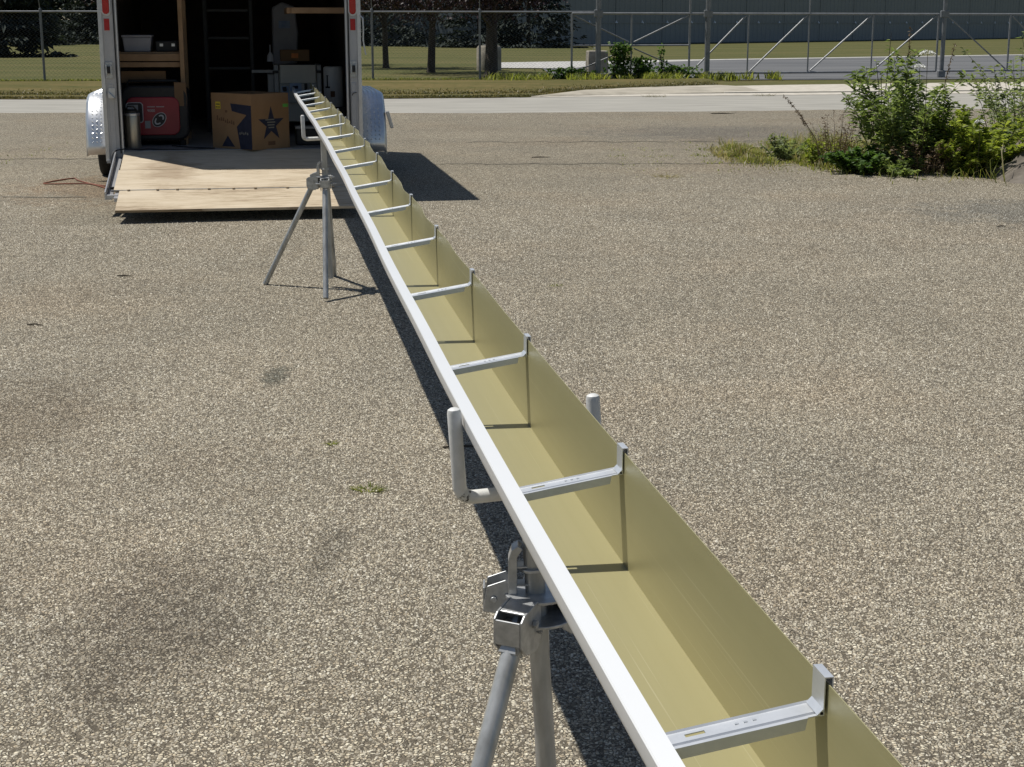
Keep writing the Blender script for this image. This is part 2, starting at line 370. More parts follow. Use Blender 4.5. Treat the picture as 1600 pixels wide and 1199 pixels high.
def np_mesh(name, V, F, mats, parent=None, smooth=False, mi=None):
    """V (n,3) array, F (m,k) int array of equal-size faces"""
    V = np.asarray(V, np.float32); F = np.asarray(F, np.int32)
    me = bpy.data.meshes.new(name)
    me.vertices.add(len(V)); me.vertices.foreach_set('co', V.ravel())
    k = F.shape[1]
    me.loops.add(F.size); me.loops.foreach_set('vertex_index', F.ravel())
    me.polygons.add(len(F)); me.polygons.foreach_set('loop_start', np.arange(0, F.size, k, dtype=np.int32))
    mats = mats if isinstance(mats, (list, tuple)) else [mats]
    for m in mats: me.materials.append(MAT[m])
    if mi is not None: me.polygons.foreach_set('material_index', np.asarray(mi, np.int32))
    if smooth: me.polygons.foreach_set('use_smooth', np.ones(len(F), bool))
    me.update(calc_edges=True); me.validate()
    return link(bpy.data.objects.new(name, me), parent)

def tag(o, label=None, cat=None, group=None, kind=None):
    if label: o['label'] = label
    if cat: o['category'] = cat
    if group: o['group'] = group
    if kind: o['kind'] = kind
    return o

def empty(name, loc=(0, 0, 0), rz=0.0, label=None, cat=None, group=None):
    o = link(bpy.data.objects.new(name, None)); o.location = loc; o.rotation_euler = (0, 0, rz)
    o.empty_display_size = 0.1
    return tag(o, label, cat, group)

def copy_tree(o, parent=None):
    c = o.copy(); COL.objects.link(c); c.parent = parent
    for ch in list(o.children): copy_tree(ch, c)
    return c

def struct(o): o['kind'] = 'structure'; return o

def text_obj(name, txt, size, matname, parent, M4, depth=0.0015):
    cu = bpy.data.curves.new(name, 'FONT'); cu.body = txt; cu.size = size; cu.extrude = depth
    tmp = bpy.data.objects.new(name, cu); COL.objects.link(tmp)
    dg = bpy.context.evaluated_depsgraph_get()
    me = bpy.data.meshes.new_from_object(tmp.evaluated_get(dg))
    bpy.data.objects.remove(tmp)
    me.name = name; me.materials.clear(); me.materials.append(MAT[matname])
    o = link(bpy.data.objects.new(name, me), parent); o.matrix_local = M4
    return o

# ------------------------------------------------------------------ ground profile
GY = np.array([-10, 0, 6, 9.4, 11, 12.5, 14, 20, 26, 400.0]); GZ = np.array([-.25, -.25, -.24, -.19, -.125, -.065, -.05, -.02, 0.0, 0.0])
def zg(y):
    y = float(y); s = 0.0
    for d in (-0.8, -0.4, 0, 0.4, 0.8): s += float(np.interp(y + d, GY, GZ))
    return s / 5

def sheet(name, ys, xl, xr, nx, matname, dz=0.0, jit=0.0):
    ys = list(ys); V = []; F = []
    for j, y in enumerate(ys):
        for i in range(nx + 1):
            t = i / nx; a, b = (xl(y), xr(y)) if callable(xl) else (xl, xr)
            V.append((a + (b - a) * t, y, zg(y) + dz))
    n1 = nx + 1
    for j in range(len(ys) - 1):
        for i in range(nx):
            F.append((j * n1 + i, j * n1 + i + 1, (j + 1) * n1 + i + 1, (j + 1) * n1 + i))
    return np_mesh(name, V, F, matname, smooth=True)

def poly_sheet(name, pts, matname, z=0.0, thick=0.0):
    mb = MB()
    if thick: mb.prism(pts, lambda a, b, h: (a, b, h), z - thick, z)
    else: mb.add([(x, y, z) for x, y in pts], [tuple(range(len(pts)))])
    return struct(mb.build(name, matname))

def wobble(x, amp, s=1.0, ph=0.0):
    return 0.8 * amp * (math.sin(x * 1.7 * s + ph) * 0.5 + math.sin(x * 4.1 * s + 1.3 + ph) * 0.3 + math.sin(x * 9.7 * s + 2.1 + ph) * 0.2)

# lawn: one sheet to the horizon (lowest), gently rising far off
V = []; F = []
ys = [31.0, 34, 40, 50, 70, 100, 150, 250, 420, 700]; xs = [-500, -200, -80, -40, -20, 0, 20, 40, 80, 200, 500]
for y in ys:
    for x in xs: V.append((x, y, -0.03 + 0.0000 * y))
for j in range(len(ys) - 1):
    for i in range(len(xs) - 1):
        k = j * len(xs) + i; F.append((k, k + 1, k + 1 + len(xs), k + len(xs)))
struct(np_mesh('lawn', V, F, 'lawn'))
# road
def edge_far(x):   # kerb/verge side of the road
    return 31.9 + max(0.0, (x + 4)) * 0.19 + wobble(x, 0.05)
def edge_near(x):  # parking-lot side
    return 26.9 + max(0.0, (x - 0)) * 0.16 + wobble(x, 0.16, 0.8)
xs = np.linspace(-60, 60, 241)
V = []; F = []
for x in xs: V += [(x, edge_near(x) - 1.2, 0.0), (x, edge_far(x) + 0.6, 0.0)]
for i in range(len(xs) - 1): F.append((2 * i, 2 * i + 2, 2 * i + 3, 2 * i + 1))
struct(np_mesh('road', V, F, 'road'))
# parking lot sheet with an uneven far edge that laps over the road
V = []; F = []
tv = np.concatenate([np.linspace(-12, 26, 77)])
xs = np.linspace(-40, 40, 161)
for x in xs:
    for t in tv:
        y = -12 + (t + 12) / 38.0 * (edge_near(x) + 12)
        V.append((x, y, zg(y) + 0.006))
n1 = len(tv)
for i in range(len(xs) - 1):
    for j in range(n1 - 1):
        F.append((i * n1 + j, (i + 1) * n1 + j, (i + 1) * n1 + j + 1, i * n1 + j + 1))
lot = struct(np_mesh('parking_lot', V, F, 'asphalt', smooth=True))
# verge between road and fence
def flare(x): return float(np.interp(x, [0.0, 0.4, 1.6, 2.8, 4.0, 5.0, 5.6], [0.05, 0.10, 1.7, 2.9, 3.6, 4.2, 4.4]))
V = []; F = []
xs = np.linspace(-60, 5.2, 200)
def verge_back(x): return 42.8 + 0.1 * x + 1.2
for x in xs:
    yf = edge_far(x) + (0.0 if x < 0.4 else flare(x) * 0.97) + wobble(x, 0.10, 2.0, 0.7)
    yb = verge_back(x)
    V += [(x, yf, 0.012), (x, yf + 0.5, 0.06), (x, (yf + yb) / 2, 0.09), (x, yb, 0.02), (x, yb + 1.0, -0.045)]
for i in range(len(xs) - 1):
    for j in range(4): F.append((5 * i + j, 5 * i + 5 + j, 5 * i + 6 + j, 5 * i + j + 1))
struct(np_mesh('grass_verge', V, F, 'verge', smooth=True))
# concrete gutter pan and kerb return, then the driveway apron
V = []; F = []
xs = np.linspace(0.4, 45, 120)
for x in xs:
    y = edge_far(x); wd = 0.9 * min(1.0, (x - 0.4) / 1.5)
    V += [(x, y + 0.03, 0.006), (x, y + 0.03 + wd, 0.014)]
for i in range(len(xs) - 1): F.append((2 * i, 2 * i + 2, 2 * i + 3, 2 * i + 1))
struct(np_mesh('gutter_pan', V, F, 'concrete'))
V = []; F = []
xs = np.linspace(0.4, 5.6, 70)
for x in xs:
    y = edge_far(x); d = flare(x); e = min(1.0, (x - 0.4) / 1.2) * (1.0 if x < 4.9 else max(0.2, 1 - (x - 4.9) / 0.9))
    for t, h in ((0.30, 0.016), (0.36, 0.025 + 0.035 * e), (0.60, 0.02 + 0.055 * e), (0.95, 0.02 + 0.06 * e), (1.0, -0.02)): V.append((x, y + 0.03 + max(d * t, 0.02 * t), h + wobble(x, 0.004, 3)))
for i in range(len(xs) - 1):
    for k in range(4): F.append((5 * i + k, 5 * i + 5 + k, 5 * i + 6 + k, 5 * i + k + 1))
struct(np_mesh('kerb', V, F, 'kerbcon', smooth=True))
poly_sheet('driveway_apron', [(4.7, edge_far(4.7) + 0.98), (16, edge_far(16) + 0.95), (16.5, 37.6), (15.2, 41.2), (11, 40.2), (6.9, 38.9), (5.4, 38.2), (4.9, 36.9)], 'concrete', 0.03, 0.03)
poly_sheet('service_road', [(1.2, 46.3), (1.0, 60.5), (8.4, 67.5), (26, 78.7), (70, 104), (78, 82), (22, 47.0), (12, 44.2), (6.2, 43.6)], 'farpave', -0.012)
poly_sheet('gravel_path', [(-1.1, 55.5), (-1.1, 63.0), (1.2, 64.5), (8.6, 69.0), (26, 80.2), (26, 78.9), (8.4, 67.3), (3.2, 60), (2.2, 55.0)], 'gravelstrip', -0.006)
# cracks in the lot
def crack(pts, wd):
    V = []; F = []
    for i, (x, y) in enumerate(pts):
        k = wd * random.uniform(0.4, 1.2)
        V += [(x, y - k / 2, zg(y) + 0.010), (x, y + k / 2, zg(y) + 0.010)]
    for i in range(len(pts) - 1): F.append((2 * i, 2 * i + 2, 2 * i + 3, 2 * i + 1))
    return np_mesh('crack', V, F, 'rubber', lot)
def crackline(x0, x1, y0, slope, amp, wd, n=40):
    crack([(x0 + (x1 - x0) * i / n, y0 + slope * (x1 - x0) * i / n + wobble(x0 + i * 0.31, amp) + random.uniform(-.01, .01)) for i in range(n + 1)], wd)
MAT['crackfill'] = M('crack_brown', (0.10, 0.088, 0.068), (0.19, 0.17, 0.12), 12, 0.9)  # mottled brown colour of the crack strips
def crack(pts, wd):
    V = []; F = []
    for i, (x, y) in enumerate(pts):
        k = wd * random.uniform(0.35, 1.2)
        V += [(x, y - k / 2, zg(y) + 0.010), (x, y + k / 2, zg(y) + 0.010)]
    for i in range(len(pts) - 1): F.append((2 * i, 2 * i + 2, 2 * i + 3, 2 * i + 1))
    return np_mesh('crack', V, F, 'crackfill', lot)
crackline(-9, -3.9, 14.1, 0.0, 0.05, 0.07)
crackline(-7.5, -4.6, 17.9, 0.02, 0.08, 0.08)
crackline(-0.9, 4.6, 17.3, 0.02, 0.10, 0.06, 90)
crackline(-0.6, 3.4, 20.4, 0.03, 0.16, 0.07, 70)

# ------------------------------------------------------------------ the long gutter run
DX = Vector((-0.1628, 0.9867, 0.0)).normalized()       # along the gutter, away from the camera
RX = Vector((DX.y, -DX.x, 0.0))                         # across it, to the right
GN = np.arange(17.0)
GXs = np.array([.149, .014, -.119, -.255, -.383, -.511, -.638, -.764, -.893, -1.029, -1.165, -1.302, -1.439, -1.575, -1.709, -1.843, -1.974])
GZs = np.array([.828, .833, .839, .844, .851, .860, .867, .872, .878, .887, .895, .901, .904, .905, .904, .903, .902])
px_ = np.polyfit(GN, GXs, 4); pz_ = np.polyfit(GN, GZs, 4)
def gut(n):
    """inner top edge of the front lip at bay position n"""
    return Vector((float(np.polyval(px_, n)), 1.372 + 0.8062 * n, float(np.polyval(pz_, n))))
LIPV = 0.122; BACKV = 0.172; INW = 0.155
PROF = [(0.0, BACKV), (0.0, 0.15), (0.0, 0.12), (0.0, 0.09), (0.0, 0.06), (0.0, 0.03), (0.0, 0.0), (0.03, 0.0), (0.06, 0.0), (0.09, 0.0), (0.118, 0.0),
        (0.120, 0.022), (0.123, 0.042), (0.131, 0.058), (0.144, 0.070), (0.158, 0.078), (0.170, 0.085), (0.1775, 0.094), (0.179, 0.100),
        (0.1805, LIPV - 0.002), (0.1790, LIPV), (0.1560, LIPV), (0.1552, LIPV - 0.0015), (0.1552, LIPV - 0.012)]
def offset_poly(p, d):
    out = []
    for i in range(len(p)):
        a = Vector(p[max(i - 1, 0)]); b = Vector(p[i]); c = Vector(p[min(i + 1, len(p) - 1)])
        t1 = (b - a).normalized() if i > 0 else (c - b).normalized(); t2 = (c - b).normalized() if i < len(p) - 1 else t1
        t = (t1 + t2).normalized(); nrm = Vector((-t.y, t.x)); k = max(0.5, nrm.dot(Vector((-t1.y, t1.x))))
        out.append((b.x + nrm.x * d / k, b.y + nrm.y * d / k))
    return out
INN = offset_poly(PROF, 0.0013)
def bay_wave(n):
    if n < 1: return 0.0
    k = int(math.floor(n)); t = n - k
    amp = [0, .0, .0010, .0035, .0065, .0085, .008, .0095, .0085, .009, .008, .006, .005, .004, .003, .002, .002, .002, .002][min(k, 18)]
    return 0.8 * amp * (math.sin(2 * math.pi * t) * 0.9 + 0.25 * math.sin(4 * math.pi * t + k))
def gpt(n, u, v):
    p = gut(n)
    q = p + RX * (INW - u) + Vector((0, 0, v - LIPV))
    if u < 0.004 and v > 0.03:
        q -= RX * bay_wave(n) * ((v - 0.03) / 0.142) ** 1.5
    if u > 0.15:                                   # small dents in the lip
        q += RX * 0.0012 * math.sin(n * 3.1) * (1 if n > 2 else 0)
    return q
GROOT = Vector((-0.9, 7.5, zg(7.5)))
gutter = empty('gutter', GROOT, 0, 'very long white rain gutter with a gold inside running from the foreground into the trailer', 'gutter')
def under(o, root):
    o.parent = root; o.matrix_parent_inverse = root.matrix_basis.inverted(); return o

ns = np.linspace(-0.66, 17.75, int(18.4 * 20))
loop = PROF + INN[::-1]; L = len(loop); nP = len(PROF)
V = []; F = []; MI = []; UV = []
al = [0.0]
for i in range(1, L): al.append(al[-1] + (Vector(loop[i]) - Vector(loop[i - 1])).length)
for n in ns:
    for (u, v) in loop: V.append(gpt(n, u, v))
for j in range(len(ns) - 1):
    for i in range(L):
        i2 = (i + 1) % L
        F.append((j * L + i, j * L + i2, (j + 1) * L + i2, (j + 1) * L + i))
        MI.append(1 if nP <= i else 0)
        a0 = al[i]; a1 = al[i2] if i2 else al[-1] + 0.001
        UV.append([(a0, ns[j] * .8), (a1, ns[j] * .8), (a1, ns[j + 1] * .8), (a0, ns[j + 1] * .8)])
trough = np_mesh('trough', [tuple(p) for p in V], F, ['gutterwhite', 'gold'], smooth=True, mi=MI)
uvl = trough.data.uv_layers.new(name='profile'); uvl.data.foreach_set('uv', np.array(UV, np.float32).ravel())
trough.data.set_sharp_from_angle(angle=R(38))
under(trough, gutter)

def hanger_mesh():
    mb = MB()
    W = INW - 0.004
    def P(s, y, z):                     # s: 0 at the lip, W at the back; slopes up to the back
        return Vector((-INW + s, y, 0.116 + 0.024 * s / W + z))
    th = 0.0012
    def plate(s0, s1, y0, y1, z0=0.0, z1=None):
        z1 = z0 if z1 is None else z1
        a = [P(s0, y0, z0), P(s1, y0, z0), P(s1, y1, z1), P(s0, y1, z1)]
        b = [p - Vector((0, 0, th)) for p in a]
        mb.add(a + b, [(0, 1, 2, 3), (7, 6, 5, 4), (0, 4, 5, 1), (1, 5, 6, 2), (2, 6, 7, 3), (3, 7, 4, 0)])
    s0, s1 = -0.020, W
    a, b = 0.018, 0.038                # slot
    y0, y1 = -0.006, 0.014
    plate(s0, a, y0, y1); plate(b, s1, y0, y1); plate(a, b, y0, 0.001); plate(a, b, 0.007, y1)
    plate(s0, s1, y1, y1 + 0.002, 0.0, 0.002)                       # far edge turned up
    plate(s0, s1, y0 - 0.002, y0, -0.0028, 0.0)                     # groove
    plate(s0, s1, y0 - 0.006, y0 - 0.002, 0.0006, -0.0028)
    plate(s0, s1 - 0.004, y0 - 0.010, y0 - 0.006, 0.0006)
    e = s1 - 0.016                                                  # flange stops short of the back
    q = [P(s0, y0 - 0.010, 0.0006), P(e, y0 - 0.010, 0.0006), P(e - 0.003, y0 - 0.0112, -0.011), P(s0, y0 - 0.0112, -0.011)]
    q2 = [p + Vector((0, -th, 0)) for p in q]
    mb.add(q + q2, [(0, 1, 2, 3), (7, 6, 5, 4), (0, 4, 5, 1), (1, 5, 6, 2), (2, 6, 7, 3), (3, 7, 4, 0)])
    for k in range(3):                                               # stamped marks
        sx = 0.068 + k * 0.009
        mb.box(tuple(P(sx, 0.003, 0)), tuple(P(sx + 0.004, 0.0055, 0.0007)))
    # upright clip on the back wall, hooked over its top
    xb = -0.0035
    ztop = BACKV + 0.006
    mb.box((xb - th, -0.017, 0.139), (xb, 0.015, ztop))
    mb.box((xb - th, -0.017, ztop), (0.0045, 0.015, ztop + th))
    mb.box((0.0032, -0.017, ztop - 0.016), (0.0045, 0.015, ztop))
    mb.box((xb - 0.004, -0.0165, 0.1385), (xb - th, 0.0145, 0.1430))
    mb.add([(xb - 0.007, -0.0165, 0.140), (xb - th, -0.0165, 0.140), (xb - th, -0.0165, 0.146), (xb - 0.007, 0.0145, 0.140), (xb - th, 0.0145, 0.140), (xb - th, 0.0145, 0.146)],
           [(0, 1, 2), (3, 5, 4), (0, 2, 5, 3), (1, 0, 3, 4), (2, 1, 4, 5)])
    return mb
h0 = hanger_mesh().build('hanger', 'hanger', None)
ang = math.atan2(DX.y, DX.x) - math.pi / 2
for n in range(17):
    o = h0 if n == 0 else h0.copy()
    if n: COL.objects.link(o)
    nn = n + 0.0
    p = gut(nn) + RX * INW - Vector((0, 0, LIPV))
    o.location = p; o.rotation_euler = (0, 0, ang + random.uniform(-.02, .02))
    under(o, gutter)

# ------------------------------------------------------------------ the two gutter stands
def circle_plate(mb, c, r, t, n=28, notch=None):
    mb.prism([(c[0] + r * math.cos(2 * math.pi * k / n), c[1] + r * math.sin(2 * math.pi * k / n)) for k in range(n)], lambda a, b, h: (a, b, h), c[2], c[2] + t)

def make_stand(name, x, y, label, apex, cradle, feet, tilt, lean, halfw, prong):
    z0 = zg(y) + 0.006
    root = empty(name, (x, y, z0), 0, label, 'gutter stand', 'tripod stands under the gutter')
    T = Matrix.Rotation(R(tilt), 4, 'Y')
    def tl(p, about=apex):       # tilt about the plate level
        q = T @ Vector((p[0], p[1], p[2] - about)); return (q.x, q.y, q.z + about)
    # centre post
    MB().tube([tl((0, 0, 0.055)), tl((0, 0, cradle - 0.012))], 0.0185, 18).build('centre_post', 'galvold', root, True)
    # plates holding the legs
    mb = MB(); circle_plate(mb, (0, 0, apex - 0.012), 0.070, 0.006); mb.build('lower_plate', 'galv', root, bevel=0.0012)
    mb = MB(); circle_plate(mb, (0, 0, apex + 0.030), 0.060, 0.006); [mb.prism([(-0.098, apex + 0.002), (-0.062, apex - 0.004), (-0.045, apex + 0.036), (-0.056, apex + 0.062), (-0.090, apex + 0.050)], lambda a, b, h: (a, h, b), sg_ * 0.024 + 0.012 - 0.002, sg_ * 0.024 + 0.012 + 0.002) for sg_ in (-1, 1)]; mb.box((-0.0975, -0.0098, apex + 0.006), (-0.0935, 0.0338, apex + 0.046)); mb.tube([(-0.078, -0.020, apex + 0.026), (-0.078, 0.044, apex + 0.026)], 0.006, 8); mb.build('upper_plate', 'galv', root, bevel=0.0012)
    # ring and locking lever
    rg = MB().lathe([(0.0195, 0), (0.026, 0), (0.026, 0.006), (0.0195, 0.006)], 24, (0, 0, 0))
    rg.v = [tl((vx, vy, vz + apex + 0.078)) for vx, vy, vz in rg.v]
    rg.build('locking_ring', 'galv', root, True, bevel=0.001)
    lv = MB()
    for sgn in (-1, 1):
        lv.prism([(-0.052, apex + 0.028), (-0.036, apex + 0.028), (-0.036, apex + 0.105), (-0.026, apex + 0.122), (-0.034, apex + 0.128), (-0.046, apex + 0.120), (-0.052, apex + 0.100)],
                 lambda a, b, h: (a, h, b), sgn * 0.017 - 0.002, sgn * 0.017 + 0.002)
    lv.prism([(-0.052, apex + 0.028), (-0.048, apex + 0.028), (-0.048, apex + 0.100), (-0.043, apex + 0.117), (-0.033, apex + 0.124), (-0.034, apex + 0.128), (-0.046, apex + 0.120), (-0.052, apex + 0.100)],
             lambda a, b, h: (a, h, b), -0.0149, 0.0149)
    lv.box((-0.0478, -0.0148, apex + 0.050), (-0.012, 0.0148, apex + 0.054)); lv.box((-0.0478, -0.0148, apex + 0.084), (-0.014, 0.0148, apex + 0.088))
    lv.build('locking_lever', 'galv', root, bevel=0.0012)
    # legs with their channel brackets
    for (fx, fy) in feet:
        d = Vector((fx, fy, 0)); rad = d.length; d.normalize(); side = Vector((-d.y, d.x, 0))
        top = d * 0.072 + Vector((0, 0, apex + 0.004)); foot = Vector((fx, fy, 0.006))
        ax = (foot - top).normalized()
        lb = MB()
        lb.tube([top + ax * 0.045, foot], 0.0175, 16)
        n2 = ax.cross(side).normalized()
        # flattened top end
        c = [top - ax * 0.018, top + ax * 0.062]
        vs = []
        for p, ww, tt in ((c[0], 0.017, 0.004), (top + ax * 0.02, 0.019, 0.005), (c[1], 0.0168, 0.0168)):
            for s_, t_ in ((1, 1), (-1, 1), (-1, -1), (1, -1)): vs.append(p + n2 * (s_ * ww) + side * (t_ * tt))
        lb.add(vs, [(0, 1, 2, 3), (8, 11, 10, 9)] + [(4 * a + k, 4 * a + (k + 1) % 4, 4 * a + 4 + (k + 1) % 4, 4 * a + 4 + k) for a in (0, 1) for k in range(4)])
        leg = lb.build('leg', 'galvold', root, True)
        bk = MB()
        for sg in (-1, 1):
            f = lambda a, b, h, d=d, side=side: d * a + Vector((0, 0, apex + b)) + side * h
            bk.prism([(0.040, -0.038), (0.060, -0.052), (0.100, -0.046), (0.118, -0.028), (0.118, 0.020), (0.106, 0.030), (0.056, 0.040), (0.040, 0.030)], f, sg * 0.0262 - 0.0022, sg * 0.0262 + 0.0022)
        bk.prism([(0.114, -0.026), (0.119, -0.026), (0.119, 0.019), (0.114, 0.019)], f, -0.0238, 0.0238); bk.prism([(0.058, 0.034), (0.100, 0.026), (0.100, 0.030), (0.058, 0.039)], f, -0.0238, 0.0238)
        bo = bk.build('leg_bracket', 'galv', leg, bevel=0.0012)
        bt = MB()
        for (a, b, r_) in ((0.072, 0.004, 0.0065), (0.050, -0.016, 0.0052)):
            ctr = d * a + Vector((0, 0, apex + b))
            bt.tube([ctr - side * 0.037, ctr + side * 0.037], r_ * 0.6, 10)
            for sg in (-1, 1): bt.tube([ctr + side * sg * 0.0290, ctr + side * sg * 0.0358], r_ * 1.15, 6)
        bt.build('bolt', 'galv', leg)
    # cradle: U of round tube turned across the gutter
    hw = halfw; zc = cradle; pr = prong
    cosr = Vector((RX.x, RX.y, 0))
    def cp(s, h):
        p = cosr * s + Vector((0, 0, h)); return tl((p.x + lean, p.y, p.z))
    rb = 0.016
    pts = [cp(-hw, zc + pr)]
    pts += [cp(-hw, zc + 0.022)]
    for k in range(1, 6):
        a = math.pi * (1 + 0.5 * k / 6); pts.append(cp(-hw + 0.022 + 0.022 * math.cos(a), zc + 0.022 + 0.022 * math.sin(a)))
    pts.append(cp(-hw + 0.022, zc))
    pts.append(cp(hw - 0.022, zc))
    for k in range(1, 6):
        a = math.pi * (1.5 + 0.5 * k / 6); pts.append(cp(hw - 0.022 + 0.022 * math.cos(a), zc + 0.022 + 0.022 * math.sin(a)))
    pts += [cp(hw, zc + 0.022), cp(hw, zc + pr)]
    # rounded caps
    rs = [0.0125] * len(pts)
    top_l = [cp(-hw, zc + pr + 0.006), cp(-hw, zc + pr + 0.009)]; top_r = [cp(hw, zc + pr + 0.006), cp(hw, zc + pr + 0.009)]
    pts = [top_l[1], top_l[0]] + pts + top_r; rs = [0.006, 0.011] + rs + [0.011, 0.006]
    MB().tube(pts, rs, 16).build('cradle', 'whitepipe', root, True)
    wp = [cp(-hw + 0.022 + 0.022 * math.cos(a), zc + 0.022 + 0.022 * math.sin(a)) for a in [math.pi * (1 + 0.5 * k / 6) for k in (2.2, 3, 4, 4.6)]]
    MB().tube(wp, 0.0129, 16).build('worn_elbow', 'tapeblack', root, True)
    return root

make_stand('gutter_stand', 0.045, 2.62, 'near galvanised tripod stand with white U cradle, cut off by the bottom of the picture', 0.705, 0.931,
           [(-0.25, -0.50), (0.44, 0.32), (0.03, 0.46)], -3.6, 0.0, 0.124, 0.156)
make_stand('gutter_stand', -1.195, 9.87, 'far galvanised tripod stand standing whole in front of the plywood ramp', 0.68, 0.955,
           [(-0.42, 0.07), (0.04, -0.47), (0.0, 0.36)], -1.5, 0.0, 0.122, 0.142)

# ------------------------------------------------------------------ enclosed trailer, rear door let down as a ramp
TO = (-3.72, 14.05, -0.045); TR = R(9.5)
trailer = empty('cargo_trailer', TO, TR, 'enclosed cargo trailer with silver fenders and its rear ramp door let down', 'trailer')
U0, U1, VL, ZF, ZR = 0.045, 2.355, 4.9, 0.42, 2.80  # roof, out of view, raised to lengthen the trailer's cast shadow
mb = MB(); mb.box((U0 + .02, 0.02, ZF - 0.03), (U1 - .02, VL, ZF)); mb.build('floor', 'greyfloor', trailer)
mb = MB()
for k in range(10): mb.box((U0 + .04, 0.06 + k * 0.5, ZF - 0.13), (U1 - .04, 0.12 + k * 0.5, ZF - 0.031))
mb.box((U0 + .02, 0.03, ZF - 0.14), (U0 + .08, VL, ZF - 0.031)); mb.box((U1 - .08, 0.03, ZF - 0.14), (U1 - .02, VL, ZF - 0.031))
mb.build('chassis', 'blackplastic', trailer)
for s, (a, b) in (('left', (U0, U0 + 0.012)), ('right', (U1 - 0.012, U1))):
    mb = MB(); mb.box((a, 0.10, ZF - 0.06), (b, VL, ZR - 0.05)); wl = mb.build('side_wall', 'whitealu', trailer)
    ia, ib = (b + .002, b + 0.03) if s == 'left' else (a - 0.03, a - .002)
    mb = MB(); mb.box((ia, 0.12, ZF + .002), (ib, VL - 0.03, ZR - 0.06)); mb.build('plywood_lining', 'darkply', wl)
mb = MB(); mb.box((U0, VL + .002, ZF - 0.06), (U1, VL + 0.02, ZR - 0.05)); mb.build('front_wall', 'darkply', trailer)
mb = MB(); mb.prism([(U0 - .01, ZR - .05), (U0 + .02, ZR), (1.2, ZR + .05), (U1 - .02, ZR), (U1 + .01, ZR - .05)], lambda a, b, h: (a, h, b), 0.0, VL + 0.03)
mb.build('roof', 'whitealu', trailer)
mb = MB(); mb.box((U0 + .15, 0.0, ZR - 0.30), (U1 - .13, 0.09, ZR - 0.052)); mb.build('door_header', 'jamb', trailer, bevel=0.006)
mb = MB(); mb.box((U0 + .15, -0.012, ZF - 0.06), (U1 - .13, 0.018, ZF + 0.004)); mb.build('sill_plate', 'greyfloor', trailer, bevel=0.003)

def jamb(x0, x1, side):
    mb = MB(); mb.box((x0, 0.0, ZF - 0.09), (x1, 0.09, ZR - 0.05)); j = mb.build('door_jamb', 'jamb', trailer, bevel=0.008)
    # folded channel and trims on its face
    s = 1 if side == 'left' else -1
    def bx(name, a0, a1, y0, z0, z1, mat, bev=0.003, y1=0.0):
        a0, a1 = (x0 + a0, x0 + a1) if side == 'left' else (x1 - a1, x1 - a0)
        q = MB(); q.box((a0, y0, z0), (a1, y1 - 0.0005, z1)); return q.build(name, mat, j, bevel=bev)
    bx('corner_trim', -0.012, 0.022, -0.008, ZF - 0.09, ZR - 0.06, 'trim')
    bx('door_seal', 0.118 if side == 'left' else 0.096, 0.130 if side == 'left' else 0.108, -0.009, ZF - 0.02, ZR - 0.3, 'blackplastic', 0.002)
    bx('inner_trim', 0.138 if side == 'left' else 0.116, 0.150 if side == 'left' else 0.128, -0.007, ZF - 0.05, ZR - 0.3, 'trim', 0.002)
    bx('raised_strip', 0.045, 0.088, -0.006, ZF - 0.07, 1.02, 'jamb', 0.003)
    # long oval tail light in a bright bezel
    c = x0 + 0.062 if side == 'left' else x1 - 0.060
    def oval(w, h, n=10):
        p = []
        for k in range(n + 1): a = math.pi * k / n; p.append((c + w * math.cos(a), 1.90 + h - w + w * math.sin(a)))
        for k in range(n + 1): a = math.pi + math.pi * k / n; p.append((c + w * math.cos(a), 1.90 - h + w + w * math.sin(a)))
        return p
    q = MB(); q.prism(oval(0.042, 0.285), lambda a, b, h: (a, h, b), -0.010, -0.0005); bz = q.build('light_bezel', 'trim', j, bevel=0.004)
    q = MB(); q.prism(oval(0.030, 0.268), lambda a, b, h: (a, h, b), -0.024, -0.0105); q.build('tail_light', 'redlens', j, True, bevel=0.008)
    q = MB(); q.box((c - 0.023, -0.004, 1.49), (c + 0.023, -0.0006, 1.592)); q.build('red_reflector', 'redtape', j)
    # door latch keeper
    q = MB()
    q.box((c - 0.035, -0.010, 1.07), (c + 0.03, -0.0006, 1.215))
    q.box((c - 0.030, -0.045, 1.10), (c - 0.018, -0.010, 1.19)); q.box((c + 0.012, -0.045, 1.10), (c + 0.024, -0.010, 1.19))
    q.build('latch_plate', 'galv', j, bevel=0.002)
    q = MB(); q.box((c - 0.0175, -0.040, 1.115), (c + 0.0115, -0.0105, 1.175)); q.build('latch_catch', 'blackplastic', j, bevel=0.003)
    if side == 'left':
        q = MB(); q.box((c - 0.018, -0.008, 0.90), (c + 0.040, -0.0006, 0.985)); q.build('hasp_plate', 'trim', j, bevel=0.002)
        q = MB(); q.prism([(c - 0.02, 0.895), (c + 0.04, 0.895), (c - 0.02, 0.955)], lambda a, b, h: (a, h, b), -0.05, -0.0085); q.build('hasp_wedge', 'trim', j, bevel=0.002)
        q = MB(); q.box((x0 - 0.004, -0.035, ZF - 0.105), (x0 + 0.10, -0.0006, ZF - 0.075)); q.build('hinge_foot', 'jamb', j, bevel=0.003)
    else:
        q = MB(); q.tube([(c - 0.02, -0.012, 0.905), (c - 0.012, -0.02, 0.925), (c + 0.02, -0.02, 0.93)], 0.004, 8); q.build('door_hook', 'blackplastic', j)
        q = MB(); q.tube([(x1 + 0.005, -0.01, 1.62), (x1 + 0.030, -0.02, 1.60), (x1 + 0.034, -0.02, 1.50), (x1 + 0.030, -0.02, 1.40), (x1 + 0.045, -0.02, 1.30), (x1 + 0.052, -0.02, 1.27)], 0.007, 8); q.build('door_cable', 'trim', j, True)
    return j
